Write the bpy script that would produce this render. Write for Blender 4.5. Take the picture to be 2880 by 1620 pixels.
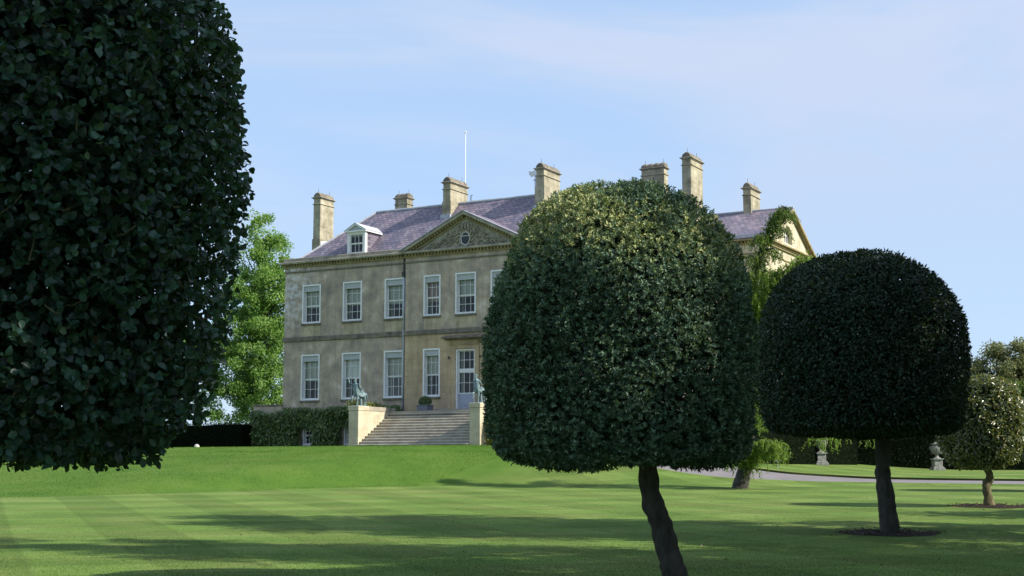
import bpy, bmesh, math, random
import numpy as np
from mathutils import Vector, Matrix, noise as mnoise

for o in list(bpy.data.objects): bpy.data.objects.remove(o)
SC = bpy.context.scene
COL = SC.collection
random.seed(7); RNG = np.random.default_rng(11)
R = math.radians

# ------------------------------------------------------------------ camera
FPX, YH, CZ = 3900.0, 1312.0, 1.6            # focal length and horizon of the 2880 x 1620 picture, eye height
TILT = math.atan((YH - 810) / FPX)
cam = bpy.data.cameras.new('camera'); camo = bpy.data.objects.new('camera', cam); COL.objects.link(camo)
cam.sensor_width = 36.0; cam.lens = 36.0 * FPX / 2880; cam.clip_start = 0.1; cam.clip_end = 3000
camo.location = (0, 0, CZ); camo.rotation_euler = (R(90) + TILT, 0, 0)
SC.camera = camo

# ------------------------------------------------------------------ sun, sky, exposure
SUN_EL, SUN_AZ = R(37), math.atan2(-0.285, 0.96)      # azimuth as an angle from +x
sd = Vector((math.cos(SUN_EL) * math.cos(SUN_AZ), math.cos(SUN_EL) * math.sin(SUN_AZ), math.sin(SUN_EL)))
sl = bpy.data.lights.new('sun', 'SUN'); sl.energy = 4.3; sl.angle = R(0.5); sl.color = (1.0, 0.93, 0.80)
so = bpy.data.objects.new('sun', sl); COL.objects.link(so)
so.rotation_euler = sd.to_track_quat('Z', 'Y').to_euler(); so.location = (60, -20, 60)

w = bpy.data.worlds.new('World'); SC.world = w; w.use_nodes = True
nt = w.node_tree; nt.nodes.clear()
def N(t, typ, **kw):
    n = t.nodes.new(typ)
    for k, v in kw.items():
        if k == 'inp':
            for a, b in v.items(): n.inputs[a].default_value = b
        else: setattr(n, k, v)
    return n
out = N(nt, 'ShaderNodeOutputWorld'); bg = N(nt, 'ShaderNodeBackground'); bg.inputs[1].default_value = 0.11
sky = N(nt, 'ShaderNodeTexSky', sky_type='NISHITA', sun_disc=False, sun_elevation=SUN_EL,
        sun_rotation=math.pi / 2 - SUN_AZ, air_density=1.0, dust_density=0.6, ozone_density=2.2, altitude=100)
tc = N(nt, 'ShaderNodeTexCoord')
mp = N(nt, 'ShaderNodeMapping'); mp.inputs['Scale'].default_value = (1.0, 1.0, 3.4); mp.inputs['Rotation'].default_value = (0, R(12), 0)
mp.inputs['Location'].default_value = (1.3, 0.7, 0.4)
nz = N(nt, 'ShaderNodeTexNoise', inp={'Scale': 1.9, 'Detail': 5.0, 'Roughness': 0.6, 'Distortion': 0.7})
rmp = N(nt, 'ShaderNodeValToRGB'); rmp.color_ramp.elements[0].position = 0.36; rmp.color_ramp.elements[1].position = 0.62
rmp.color_ramp.interpolation = 'EASE'
rmp.color_ramp.elements[0].color = (0.0, 0.0, 0.0, 1); rmp.color_ramp.elements[1].color = (0.95, 0.95, 0.95, 1)
vl = N(nt, 'ShaderNodeMix', data_type='RGBA'); vl.inputs['Factor'].default_value = .74; vl.inputs['B'].default_value = (2.4, 3.35, 4.8, 1)      # thin high veil over the whole sky
mx = N(nt, 'ShaderNodeMix', data_type='RGBA'); mx.inputs['B'].default_value = (3.02, 3.52, 4.55, 1)
L = nt.links.new
L(tc.outputs['Generated'], mp.inputs[0]); L(mp.outputs[0], nz.inputs[0]); L(nz.outputs[0], rmp.inputs[0])
sz_ = N(nt, 'ShaderNodeSeparateXYZ'); L(tc.outputs['Generated'], sz_.inputs[0])
mr = N(nt, 'ShaderNodeMapRange', interpolation_type='SMOOTHSTEP', inp={'From Min': .06, 'From Max': .30, 'To Min': .15, 'To Max': 1.0}); L(sz_.outputs[2], mr.inputs[0])
ml = N(nt, 'ShaderNodeMath', operation='MULTIPLY'); L(rmp.outputs[0], ml.inputs[0]); L(mr.outputs[0], ml.inputs[1]); L(ml.outputs[0], mx.inputs['Factor']); L(sky.outputs[0], vl.inputs['A']); L(vl.outputs['Result'], mx.inputs['A']); L(mx.outputs['Result'], bg.inputs[0]); L(bg.outputs[0], out.inputs[0])
SC.view_settings.view_transform = 'Standard'; SC.view_settings.look = 'None'
SC.view_settings.exposure = 0.9; SC.view_settings.gamma = 1.0
SC.render.engine = 'CYCLES'
SC.cycles.max_bounces = 6; SC.cycles.transparent_max_bounces = 12

# ------------------------------------------------------------------ picture to place
K = 2880 / 2576.0
TH = R(29)
EU = np.array([math.cos(TH), -math.sin(TH), 0.]); EV = np.array([-math.sin(TH), -math.cos(TH), 0.])
EYE = np.array([0, 0, CZ])
def ray(px, py):
    x = (px - 1440) / FPX; y = -(py - 810) / FPX
    return np.array([x, math.cos(TILT) - y * math.sin(TILT), math.sin(TILT) + y * math.cos(TILT)])
def at(dx, dy, Y):                      # a point seen at (dx, dy) of a 2576-wide view of the place, Y metres ahead
    r = ray(dx * K, dy * K); return EYE + r * (Y / r[1])
_r = ray(1308, YH); P0 = _r * 85 / _r[1]; P0[2] = 0          # front door, house axes u (right along front), v (out from front)
def W(u, v, z): q = P0 + EU * u + EV * v; return np.array([q[0], q[1], z])
def uv(x, y):
    dx, dy = x - P0[0], y - P0[1]
    return dx * EU[0] + dy * EU[1], dx * EV[0] + dy * EV[1]

# ------------------------------------------------------------------ the lie of the land
_hy = np.array([-400, 27, 33, 43, 62, 68, 75, 92, 140, 2000.]); _hz = np.array([0, 0, .06, .27, .66, .85, 1.12, 1.36, 1.6, 3.])
_sy = np.arange(-80, 200, .5); _sz = np.interp(_sy, _hy, _hz); _k = np.hanning(15); _k /= _k.sum()
_sz = np.convolve(np.pad(_sz, 7, mode='edge'), _k, 'valid')
def lawn_z(y): return np.where(y > 195, np.interp(y, _hy, _hz), np.interp(y, _sy, _sz))
_fu, _fv = [], []
for _px in ((0, 1256), (560, 1236), (1000, 1217), (1250, 1202)):
    r = ray(_px[0] * K, _px[1] * K); t = np.arange(20, 120, .1); pz = CZ + r[2] * t; gz = lawn_z(r[1] * t)
    i = int(np.argmax(pz < gz)) if (pz < gz).any() else len(t) - 1
    q = r * t[i]; a, b = uv(q[0], q[1]); _fu.append(float(a)); _fv.append(float(b))
_cu = np.arange(-20, 60, .25); _cv = np.interp(_cu, _fu[:2] + [7.0, 10.0, 14.0, 60.0], _fv[:2] + [21.5, 18.5, 18.0, 24.0])
_k2 = np.hanning(25); _k2 /= _k2.sum(); _fu = list(_cu); _fv = list(np.convolve(np.pad(_cv, 12, mode='edge'), _k2, 'valid'))
VC = 8.2
def smooth(t): t = np.clip(t, 0, 1); return t * t * (3 - 2 * t)
def ground(x, y):
    x = np.asarray(x, float); y = np.asarray(y, float)
    u, v = uv(x, y); h0 = lawn_z(y)
    vf = np.interp(u, _fu, _fv); vf = np.where(u > _fu[-1], _fv[-1] + (u - _fu[-1]) * .25, vf)
    t = np.clip((vf - v) / np.maximum(vf - VC, 2.0), 0, 1)
    b = np.where(t < .18, t * t / .36, t - .09); b = np.where(t > .86, .91 - (1.0 - t) ** 2 / .28 * .98, b)   # eased foot, tight crest
    b = np.clip(b / .91, 0, 1)
    fade = 1 - smooth((u - 5) / 21.0)
    return h0 + np.maximum(2.74 - h0, 0) * b * fade
def hit(dx, dy, t0=12., t1=140.):
    r = ray(dx * K, dy * K); t = np.arange(t0, t1, .05); q = EYE[None] + r[None] * t[:, None]
    g = ground(q[:, 0], q[:, 1]); m = q[:, 2] < g
    i = int(np.argmax(m)) if m.any() else len(t) - 1
    return q[i]

# ------------------------------------------------------------------ helpers
def tag(o, label=None, cat=None, group=None, kind=None):
    if label: o['label'] = label
    if cat: o['category'] = cat
    if group: o['group'] = group
    if kind: o['kind'] = kind
    return o
def empty(name, loc, rz=0.0):
    o = bpy.data.objects.new(name, None); COL.objects.link(o); o.location = loc; o.rotation_euler = (0, 0, rz)
    o.empty_display_size = .3; return o
def link(name, me, mat=None, parent=None, loc=(0, 0, 0)):
    o = bpy.data.objects.new(name, me); COL.objects.link(o); o.location = loc
    if mat: me.materials.append(mat)
    if parent: o.parent = parent
    return o
class MB:
    def __init__(s): s.v = []; s.f = []; s.sm = False
    def box(s, x0, x1, y0, y1, z0, z1):
        n = len(s.v); s.v += [(x0, y0, z0), (x1, y0, z0), (x1, y1, z0), (x0, y1, z0), (x0, y0, z1), (x1, y0, z1), (x1, y1, z1), (x0, y1, z1)]
        s.f += [tuple(n + i for i in q) for q in ((0, 3, 2, 1), (4, 5, 6, 7), (0, 1, 5, 4), (1, 2, 6, 5), (2, 3, 7, 6), (3, 0, 4, 7))]
        return s
    def quad(s, *p):
        n = len(s.v); s.v += [tuple(q) for q in p]; s.f.append(tuple(range(n, n + len(p)))); return s
    def prism(s, poly, y0, y1):          # polygon in x,z extruded along y
        n = len(s.v); k = len(poly)
        s.v += [(a, y0, b) for a, b in poly] + [(a, y1, b) for a, b in poly]
        s.f.append(tuple(range(n, n + k))); s.f.append(tuple(range(n + 2 * k - 1, n + k - 1, -1)))
        for i in range(k): j = (i + 1) % k; s.f.append((n + i, n + k + i, n + k + j, n + j))
        return s
    def prism_x(s, poly, x0, x1):        # polygon in y,z extruded along x
        n = len(s.v); k = len(poly)
        s.v += [(x0, a, b) for a, b in poly] + [(x1, a, b) for a, b in poly]
        s.f.append(tuple(range(n, n + k))); s.f.append(tuple(range(n + 2 * k - 1, n + k - 1, -1)))
        for i in range(k): j = (i + 1) % k; s.f.append((n + i, n + k + i, n + k + j, n + j))
        return s
    def tube(s, pts, rad, seg=8, cap=True):
        pts = [Vector(p) for p in pts]; n0 = len(s.v); rad = rad if hasattr(rad, '__len__') else [rad] * len(pts)
        up = Vector((0, 0, 1)); prev = None
        for i, p in enumerate(pts):
            d = (pts[min(i + 1, len(pts) - 1)] - pts[max(i - 1, 0)]).normalized()
            if prev is None:
                a = d.cross(up) if abs(d.z) < .95 else d.cross(Vector((1, 0, 0)))
            else: a = prev - d * prev.dot(d)
            a.normalize(); prev = a; b = d.cross(a)
            for k in range(seg):
                t = 2 * math.pi * k / seg; s.v.append(tuple(p + (a * math.cos(t) + b * math.sin(t)) * rad[i]))
        for i in range(len(pts) - 1):
            for k in range(seg):
                k2 = (k + 1) % seg; s.f.append((n0 + i * seg + k, n0 + i * seg + k2, n0 + (i + 1) * seg + k2, n0 + (i + 1) * seg + k))
        if cap:
            s.f.append(tuple(n0 + k for k in reversed(range(seg)))); e = n0 + (len(pts) - 1) * seg; s.f.append(tuple(e + k for k in range(seg)))
        return s
    def lathe(s, prof, c=(0, 0, 0), seg=24):
        n0 = len(s.v)
        for r, z in prof:
            for k in range(seg):
                t = 2 * math.pi * k / seg; s.v.append((c[0] + r * math.cos(t), c[1] + r * math.sin(t), c[2] + z))
        for i in range(len(prof) - 1):
            for k in range(seg):
                k2 = (k + 1) % seg; s.f.append((n0 + i * seg + k, n0 + i * seg + k2, n0 + (i + 1) * seg + k2, n0 + (i + 1) * seg + k))
        s.f.append(tuple(n0 + k for k in reversed(range(seg)))); e = n0 + (len(prof) - 1) * seg; s.f.append(tuple(e + k for k in range(seg)))
        return s
    def build(s, name, mat, parent=None, loc=(0, 0, 0), smooth=False, bevel=0.0):
        me = bpy.data.meshes.new(name); me.from_pydata(s.v, [], s.f); me.validate()
        bm = bmesh.new(); bm.from_mesh(me); bmesh.ops.recalc_face_normals(bm, faces=bm.faces)
        if bevel > 0:
            bmesh.ops.bevel(bm, geom=[e for e in bm.edges if len(e.link_faces) == 2 and e.calc_face_angle(0) > .5], offset=bevel, segments=1, affect='EDGES')
        bm.to_mesh(me); bm.free()
        if smooth: me.polygons.foreach_set('use_smooth', [True] * len(me.polygons))
        return link(name, me, mat, parent, loc)

# ------------------------------------------------------------------ materials
def newmat(name):
    m = bpy.data.materials.new(name); m.use_nodes = True; t = m.node_tree; t.nodes.clear()
    o = N(t, 'ShaderNodeOutputMaterial'); b = N(t, 'ShaderNodeBsdfPrincipled'); t.links.new(b.outputs[0], o.inputs[0])
    return m, t, b, o
def ramp(t, fac, stops):
    r = N(t, 'ShaderNodeValToRGB'); e = r.color_ramp.elements
    while len(e) > 1: e.remove(e[-1])
    e[0].position = stops[0][0]; e[0].color = (*stops[0][1], 1)
    for p, c in stops[1:]: q = e.new(p); q.color = (*c, 1)
    t.links.new(fac, r.inputs[0]); return r.outputs[0]
def noise_(t, scale, detail=4, rough=.55, vec=None, dist=0):
    n = N(t, 'ShaderNodeTexNoise', inp={'Scale': scale, 'Detail': detail, 'Roughness': rough, 'Distortion': dist})
    if vec is not None: t.links.new(vec, n.inputs[0])
    return n.outputs[0]
def objco(t, scale=(1, 1, 1), rot=(0, 0, 0)):
    c = N(t, 'ShaderNodeTexCoord'); m = N(t, 'ShaderNodeMapping'); m.inputs['Scale'].default_value = scale; m.inputs['Rotation'].default_value = rot
    t.links.new(c.outputs['Object'], m.inputs[0]); return m.outputs[0]
def mixc(t, fac, a, b, mode='MIX'):
    m = N(t, 'ShaderNodeMix', data_type='RGBA', blend_type=mode)
    for key, val in (('Factor', fac), ('A', a), ('B', b)):
        if isinstance(val, (int, float)): m.inputs[key].default_value = val
        elif isinstance(val, tuple): m.inputs[key].default_value = (*val, 1)
        else: t.links.new(val, m.inputs[key])
    return m.outputs['Result']
def bump(t, b, h, strength=.3, dist=.02):
    n = N(t, 'ShaderNodeBump', inp={'Strength': strength, 'Distance': dist}); t.links.new(h, n.inputs['Height']); t.links.new(n.outputs[0], b.inputs['Normal'])
def stone(name, stops, scale=1.1, rough=.9, blocks=None, speck=0.0, streak=.35, joint=.55, bumps=.5, lichen=False):
    m, t, b, o = newmat(name); v = objco(t)
    c = ramp(t, noise_(t, scale, 6, .62, v), stops)
    fine = noise_(t, 14, 4, .7, v)
    c = mixc(t, .5, c, ramp(t, fine, [(.25, (.55, .55, .55)), (.75, (1.25, 1.22, 1.15))]), 'MULTIPLY')
    if streak:
        sv = objco(t, (1.6, 1.6, .14)); c = mixc(t, streak, c, ramp(t, noise_(t, 1.5, 5, .6, sv), [(.36, (.45, .45, .43)), (.58, (1.12, 1.08, 1.0))]), 'MULTIPLY')
    if speck:
        vo = N(t, 'ShaderNodeTexVoronoi', inp={'Scale': 2.6}); t.links.new(v, vo.inputs[0])
        c = mixc(t, ramp(t, vo.outputs[0], [(.07, (speck,) * 3), (.16, (0, 0, 0))]), c, (.50, .49, .42))
    if lichen:                                            # pale lichen bloom on the left end of the front, below the cornice
        sx_ = N(t, 'ShaderNodeSeparateXYZ'); t.links.new(v, sx_.inputs[0])
        ma = N(t, 'ShaderNodeMapRange', inp={'From Min': -10.9, 'From Max': -13.6, 'To Min': 0, 'To Max': 1}); t.links.new(sx_.outputs[0], ma.inputs[0])
        mb_ = N(t, 'ShaderNodeMapRange', inp={'From Min': 10.0, 'From Max': 12.2, 'To Min': 0, 'To Max': 1}); t.links.new(sx_.outputs[2], mb_.inputs[0])
        mm = N(t, 'ShaderNodeMath', operation='MULTIPLY'); t.links.new(ma.outputs[0], mm.inputs[0]); t.links.new(mb_.outputs[0], mm.inputs[1])
        m2 = N(t, 'ShaderNodeMath', operation='MULTIPLY'); t.links.new(mm.outputs[0], m2.inputs[0]); t.links.new(ramp(t, noise_(t, 2.2, 6, .75, v), [(.44, (0, 0, 0)), (.62, (1, 1, 1))]), m2.inputs[1])
        c = mixc(t, m2.outputs[0], c, (.62, .62, .66))
    hgt = fine
    if blocks:
        br = N(t, 'ShaderNodeTexBrick', inp={'Scale': 1.0, 'Mortar Size': .012, 'Brick Width': blocks[0], 'Row Height': blocks[1], 'Bias': 0.0,
             'Color1': (.82, .80, .76, 1), 'Color2': (1.15, 1.12, 1.06, 1), 'Mortar': (.55, .53, .48, 1)})
        sp = N(t, 'ShaderNodeSeparateXYZ'); cb = N(t, 'ShaderNodeCombineXYZ'); ad = N(t, 'ShaderNodeMath', operation='ADD')
        t.links.new(v, sp.inputs[0]); t.links.new(sp.outputs[0], ad.inputs[0]); t.links.new(sp.outputs[1], ad.inputs[1])
        t.links.new(ad.outputs[0], cb.inputs[0]); t.links.new(sp.outputs[2], cb.inputs[1]); t.links.new(cb.outputs[0], br.inputs[0])
        c = mixc(t, joint, c, br.outputs[0], 'MULTIPLY')
    t.links.new(c, b.inputs['Base Color']); b.inputs['Roughness'].default_value = rough; b.inputs['Specular IOR Level'].default_value = .2
    bump(t, b, hgt, bumps, .02); return m
def plain(name, col, rough=.6, var=.25, scale=6, spec=.4, metal=0.0):
    m, t, b, o = newmat(name); v = objco(t)
    c = mixc(t, 1.0, col, ramp(t, noise_(t, scale, 5, .65, v), [(.3, (1 - var,) * 3), (.7, (1 + var * .5,) * 3)]), 'MULTIPLY')
    t.links.new(c, b.inputs['Base Color']); b.inputs['Roughness'].default_value = rough; b.inputs['Specular IOR Level'].default_value = spec
    b.inputs['Metallic'].default_value = metal; return m
def leafmat(name, stops, rough=.42, trans=.22, tcol=(.12, .2, .03), spec=.5, tint=None):
    m, t, b, o = newmat(name)
    a = N(t, 'ShaderNodeAttribute', attribute_name='rnd'); c = ramp(t, a.outputs['Fac'], stops)
    if tint:
        g = N(t, 'ShaderNodeNewGeometry'); c = mixc(t, ramp(t, noise_(t, tint[0], 3, .6, g.outputs['Position']), [(tint[2], (0, 0, 0)), (tint[3], (1, 1, 1))]), c, tint[1])
    t.links.new(c, b.inputs['Base Color']); b.inputs['Roughness'].default_value = rough; b.inputs['Specular IOR Level'].default_value = spec
    tr = N(t, 'ShaderNodeBsdfTranslucent'); tr.inputs[0].default_value = (*tcol, 1); ms = N(t, 'ShaderNodeMixShader'); ms.inputs[0].default_value = trans
    t.links.new(b.outputs[0], ms.inputs[1]); t.links.new(tr.outputs[0], ms.inputs[2]); t.links.new(ms.outputs[0], o.inputs[0]); return m
M = {}
M['stucco'] = stone('weathered_render', [(.25, (.235, .205, .19)), (.42, (.345, .295, .252)), (.58, (.47, .392, .31)), (.76, (.68, .62, .58))], 1.1, speck=.65, streak=.3, lichen=True)
M['ashlar'] = stone('golden_ashlar', [(.3, (.34, .265, .18)), (.5, (.465, .37, .25)), (.75, (.57, .46, .325))], .8, blocks=(.95, .36), streak=.3, joint=.38)
M['trim'] = stone('weathered_trim_stone', [(.3, (.20, .185, .16)), (.55, (.36, .33, .27)), (.75, (.46, .42, .35))], 1.6, streak=.25)
M['mould'] = stone('lichened_moulding', [(.3, (.20, .165, .09)), (.55, (.31, .255, .145)), (.75, (.38, .33, .22))], 2.2, streak=.2)
M['dark_trim'] = stone('dark_stained_stone', [(.3, (.11, .10, .088)), (.55, (.20, .18, .15)), (.78, (.33, .29, .23))], 2.4, streak=.4)
M['lime'] = stone('pale_limestone', [(.3, (.40, .355, .27)), (.5, (.52, .475, .37)), (.75, (.62, .57, .46))], 1.0, blocks=(.9, .42), streak=.15, joint=.4)
M['chimney'] = stone('chimney_stone', [(.3, (.20, .19, .135)), (.5, (.36, .34, .27)), (.75, (.50, .475, .39))], 1.4, blocks=(.7, .3), streak=.45, joint=.5)
M['apron'] = stone('patched_apron_stone', [(.3, (.33, .285, .215)), (.5, (.46, .395, .295)), (.75, (.58, .51, .41))], 1.6, blocks=(.7, .36), streak=.45, joint=.25)
M['step'] = stone('worn_step_stone', [(.3, (.24, .22, .19)), (.55, (.34, .32, .27)), (.75, (.42, .40, .35))], 1.6, streak=.15)
M['nosing'] = stone('sunlit_step_edge', [(.3, (.38, .35, .30)), (.55, (.50, .47, .41)), (.75, (.60, .57, .51))], 1.6, streak=.1)  # paler than the steps: sun catching the nosings is put into the colour
M['urn'] = stone('grey_urn_stone', [(.3, (.15, .155, .15)), (.55, (.27, .275, .265)), (.75, (.36, .36, .345))], 4, streak=.2)
M['relief'] = stone('carved_relief_stone', [(.3, (.19, .18, .145)), (.55, (.33, .31, .245)), (.8, (.42, .395, .32))], 3.0, streak=.1)
M['white'] = plain('white_paint', (.74, .745, .75), .45, .10, 5)
M['pelmet'] = plain('grey_blind_box_paint', (.40, .42, .44), .5, .1, 4)
M['blind'] = plain('cream_roller_blind', (.66, .64, .55), .85, .08, 2)
M['blind_pink'] = plain('faded_pink_blind', (.52, .36, .31), .85, .1, 2)
M['curtain'] = plain('pale_curtain_cloth', (.38, .38, .35), .9, .12, 3)
M['door_paint'] = plain('grey_door_paint', (.34, .37, .44), .45, .06, 3)
M['lead'] = plain('lead_flashing', (.42, .44, .50), .5, .25, 3)
M['pipe'] = plain('blue_grey_pipe_paint', (.36, .41, .50), .5, .12, 5)
M['iron'] = plain('dark_iron', (.03, .03, .035), .55, .2, 8)
M['planter'] = plain('lead_planter', (.15, .165, .20), .6, .25, 6)
M['verdigris'] = plain('verdigris_bronze', (.16, .235, .265), .42, .8, 9, .5)
M['marble'] = plain('white_weathered_stone', (.5, .49, .45), .6, .2, 5)
M['soil'] = plain('dry_leaf_mulch', (.030, .024, .018), .95, .8, 22, .1)
M['edge'] = plain('cut_turf_edge', (.045, .05, .018), .95, .5, 9, .1)
M['dark'] = plain('dark_room', (.05, .048, .045), .9, .1, 2)
def slate():
    m, t, b, o = newmat('purple_grey_slate'); v = objco(t)
    br = N(t, 'ShaderNodeTexBrick', inp={'Scale': 1.0, 'Mortar Size': .02, 'Brick Width': .36, 'Row Height': .26, 'Bias': 0.0,
         'Color1': (.115, .108, .145, 1), 'Color2': (.225, .19, .225, 1), 'Mortar': (.045, .043, .065, 1)})
    sp = N(t, 'ShaderNodeSeparateXYZ'); cb = N(t, 'ShaderNodeCombineXYZ'); ad = N(t, 'ShaderNodeMath', operation='MULTIPLY_ADD')
    t.links.new(v, sp.inputs[0]); t.links.new(sp.outputs[1], ad.inputs[0]); ad.inputs[1].default_value = 0.03; t.links.new(sp.outputs[0], ad.inputs[2])
    t.links.new(ad.outputs[0], cb.inputs[0])
    mz = N(t, 'ShaderNodeMath', operation='MULTIPLY'); mz.inputs[1].default_value = 1.45; t.links.new(sp.outputs[2], mz.inputs[0]); t.links.new(mz.outputs[0], cb.inputs[1]); t.links.new(cb.outputs[0], br.inputs[0])
    c = mixc(t, 1.0, br.outputs[0], ramp(t, noise_(t, .55, 6, .65, v), [(.3, (.70, .78, .95)), (.5, (1.0, .95, 1.0)), (.68, (1.32, 1.2, 1.2))]), 'MULTIPLY')
    sv = objco(t, (2.0, .5, .5)); c = mixc(t, ramp(t, noise_(t, 2.2, 5, .7, sv), [(.56, (0, 0, 0)), (.74, (.55,) * 3)]), c, (.40, .38, .41))
    t.links.new(c, b.inputs['Base Color']); b.inputs['Roughness'].default_value = .55; bump(t, b, br.outputs['Fac'], .6, -.012); return m
M['slate'] = slate()
def glass():
    m, t, b, o = newmat('window_glass'); t.nodes.remove(b)
    tr = N(t, 'ShaderNodeBsdfTransparent'); tr.inputs[0].default_value = (.80, .84, .84, 1); gl = N(t, 'ShaderNodeBsdfGlossy'); gl.inputs['Roughness'].default_value = .02
    fr = N(t, 'ShaderNodeFresnel'); fr.inputs[0].default_value = 1.5; ms = N(t, 'ShaderNodeMixShader')
    nb = N(t, 'ShaderNodeBump', inp={'Strength': .05, 'Distance': .02}); t.links.new(noise_(t, 1.2, 2, .5, objco(t)), nb.inputs['Height']); t.links.new(nb.outputs[0], gl.inputs['Normal'])
    t.links.new(fr.outputs[0], ms.inputs[0]); t.links.new(tr.outputs[0], ms.inputs[1]); t.links.new(gl.outputs[0], ms.inputs[2]); t.links.new(ms.outputs[0], o.inputs[0]); return m
M['glass'] = glass()
def bark(name, a, b_):
    m, t, b, o = newmat(name); v = objco(t, (1, 1, .35)); n = noise_(t, 9, 6, .7, v)
    t.links.new(ramp(t, n, [(.3, a), (.7, b_)]), b.inputs['Base Color']); b.inputs['Roughness'].default_value = .9; bump(t, b, n, 1.0, .04); return m
M['bark'] = bark('holm_oak_bark', (.016, .015, .012), (.072, .065, .052)); M['bark_moss'] = bark('mossy_bark', (.05, .045, .02), (.16, .135, .06))
def lawn(name='mown_lawn', blade=False):
    m, t, b, o = newmat(name); v = objco(t)
    base = ramp(t, noise_(t, .35, 6, .6, v), [(.3, (.088, .155, .035)), (.5, (.117, .185, .045)), (.72, (.16, .212, .067))])
    dry = ramp(t, noise_(t, .12, 5, .7, v), [(.5, (0, 0, 0)), (.72, (.45,) * 3)]); base = mixc(t, dry, base, (.21, .215, .085))
    def stripes(rot, scale, lo, hi):
        wv = N(t, 'ShaderNodeTexWave', wave_type='BANDS', bands_direction='X', inp={'Scale': scale, 'Distortion': .35, 'Detail': 2.0, 'Detail Scale': .5})
        t.links.new(objco(t, (1, 1, 1), (0, 0, rot)), wv.inputs[0])
        return ramp(t, wv.outputs[0], [(.30, (lo,) * 3), (.44, (lo * .93,) * 3), (.52, (hi * 1.04,) * 3), (.70, (hi,) * 3)])
    mown = mixc(t, .60, base, stripes(R(-21), .085, .86, 1.13), 'MULTIPLY'); mown = mixc(t, .62, mown, stripes(R(72), .075, .88, 1.12), 'MULTIPLY')
    at_ = N(t, 'ShaderNodeAttribute', attribute_name='long_grass'); base = mixc(t, at_.outputs['Fac'], mown, mixc(t, 1.0, base, (.64, .80, .52), 'MULTIPLY'))
    f1 = noise_(t, 18, 5, .75, v); f2 = noise_(t, 75, 3, .7, v)
    base = mixc(t, .8, base, ramp(t, f1, [(.3, (.6, .66, .55)), (.7, (1.3, 1.25, 1.3))]), 'MULTIPLY')
    base = mixc(t, .7, base, ramp(t, f2, [(.3, (.55, .6, .5)), (.7, (1.35, 1.3, 1.3))]), 'MULTIPLY')
    t.links.new(base, b.inputs['Base Color']); b.inputs['Roughness'].default_value = .9; b.inputs['Specular IOR Level'].default_value = .08
    if blade:
        ra = N(t, 'ShaderNodeAttribute', attribute_name='rnd'); base = mixc(t, 1.0, base, ramp(t, ra.outputs['Fac'], [(0, (.80, .86, .8)), (.6, (1.05, 1.05, 1.0)), (.93, (1.2, 1.17, 1.2)), (1, (1.7, 1.45, 1.6))]), 'MULTIPLY'); t.links.new(base, b.inputs['Base Color'])
    else: bump(t, b, f2, .7, .03)
    return m
M['lawn'] = lawn(); M['blade'] = lawn('grass_blades', True)
def road():
    m, t, b, o = newmat('tarmac'); v = objco(t)
    c = ramp(t, noise_(t, .6, 5, .6, v), [(.3, (.135, .125, .135)), (.7, (.185, .17, .18))]); f = noise_(t, 30, 3, .8, v)
    c = mixc(t, .6, c, ramp(t, f, [(.3, (.6,) * 3), (.7, (1.3,) * 3)]), 'MULTIPLY'); t.links.new(c, b.inputs['Base Color']); b.inputs['Roughness'].default_value = .85; bump(t, b, f, .4, .01); return m
M['road'] = road()
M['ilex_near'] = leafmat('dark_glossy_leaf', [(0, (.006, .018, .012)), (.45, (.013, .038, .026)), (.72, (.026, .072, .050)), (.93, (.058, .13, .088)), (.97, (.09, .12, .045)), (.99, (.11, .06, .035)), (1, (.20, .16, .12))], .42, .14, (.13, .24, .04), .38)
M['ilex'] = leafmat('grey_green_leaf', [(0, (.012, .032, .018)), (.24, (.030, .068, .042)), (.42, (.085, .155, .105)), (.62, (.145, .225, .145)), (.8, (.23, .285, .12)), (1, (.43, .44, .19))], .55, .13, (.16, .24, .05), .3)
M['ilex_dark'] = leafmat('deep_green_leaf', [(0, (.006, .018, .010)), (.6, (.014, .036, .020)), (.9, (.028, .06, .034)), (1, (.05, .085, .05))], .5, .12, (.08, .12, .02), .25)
M['holly'] = leafmat('bright_glossy_leaf', [(0, (.03, .055, .022)), (.45, (.07, .10, .035)), (.78, (.14, .155, .06)), (1, (.30, .28, .14))], .27, .2, (.25, .28, .05), .6)
M['lime_leaf'] = leafmat('fresh_spring_leaf', [(0, (.08, .17, .035)), (.5, (.16, .28, .07)), (1, (.28, .40, .13))], .5, .42, (.27, .46, .08), .3)
M['ash_leaf'] = leafmat('olive_leaf', [(0, (.09, .115, .055)), (.5, (.145, .165, .08)), (1, (.22, .22, .11))], .55, .35, (.28, .30, .10), .3)
M['far_leaf'] = leafmat('mid_green_leaf', [(0, (.04, .075, .018)), (.5, (.065, .11, .025)), (1, (.10, .145, .035))], .5, .3, (.15, .24, .03), .3)
M['cedar'] = leafmat('cedar_needle', [(0, (.065, .12, .016)), (.5, (.115, .19, .028)), (1, (.21, .285, .05))], .5, .36, (.27, .42, .05), .3)
M['cedar_dark'] = leafmat('darker_cedar_needle', [(0, (.035, .075, .014)), (.5, (.065, .125, .022)), (1, (.12, .18, .035))], .5, .3, (.2, .3, .03), .3)
M['yew'] = leafmat('yew_needle', [(0, (.004, .009, .004)), (.6, (.008, .017, .007)), (1, (.016, .03, .012))], .75, .04, (.03, .05, .01), .1)
M['laurel'] = leafmat('climber_leaf', [(0, (.025, .065, .012)), (.5, (.06, .125, .024)), (.85, (.13, .21, .045)), (1, (.24, .25, .07))], .32, .2, (.16, .26, .03), .55)
M['shoot'] = leafmat('yellow_green_leaf', [(0, (.07, .11, .02)), (.5, (.14, .17, .03)), (1, (.30, .28, .07))], .4, .3, (.3, .36, .05), .4)

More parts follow.
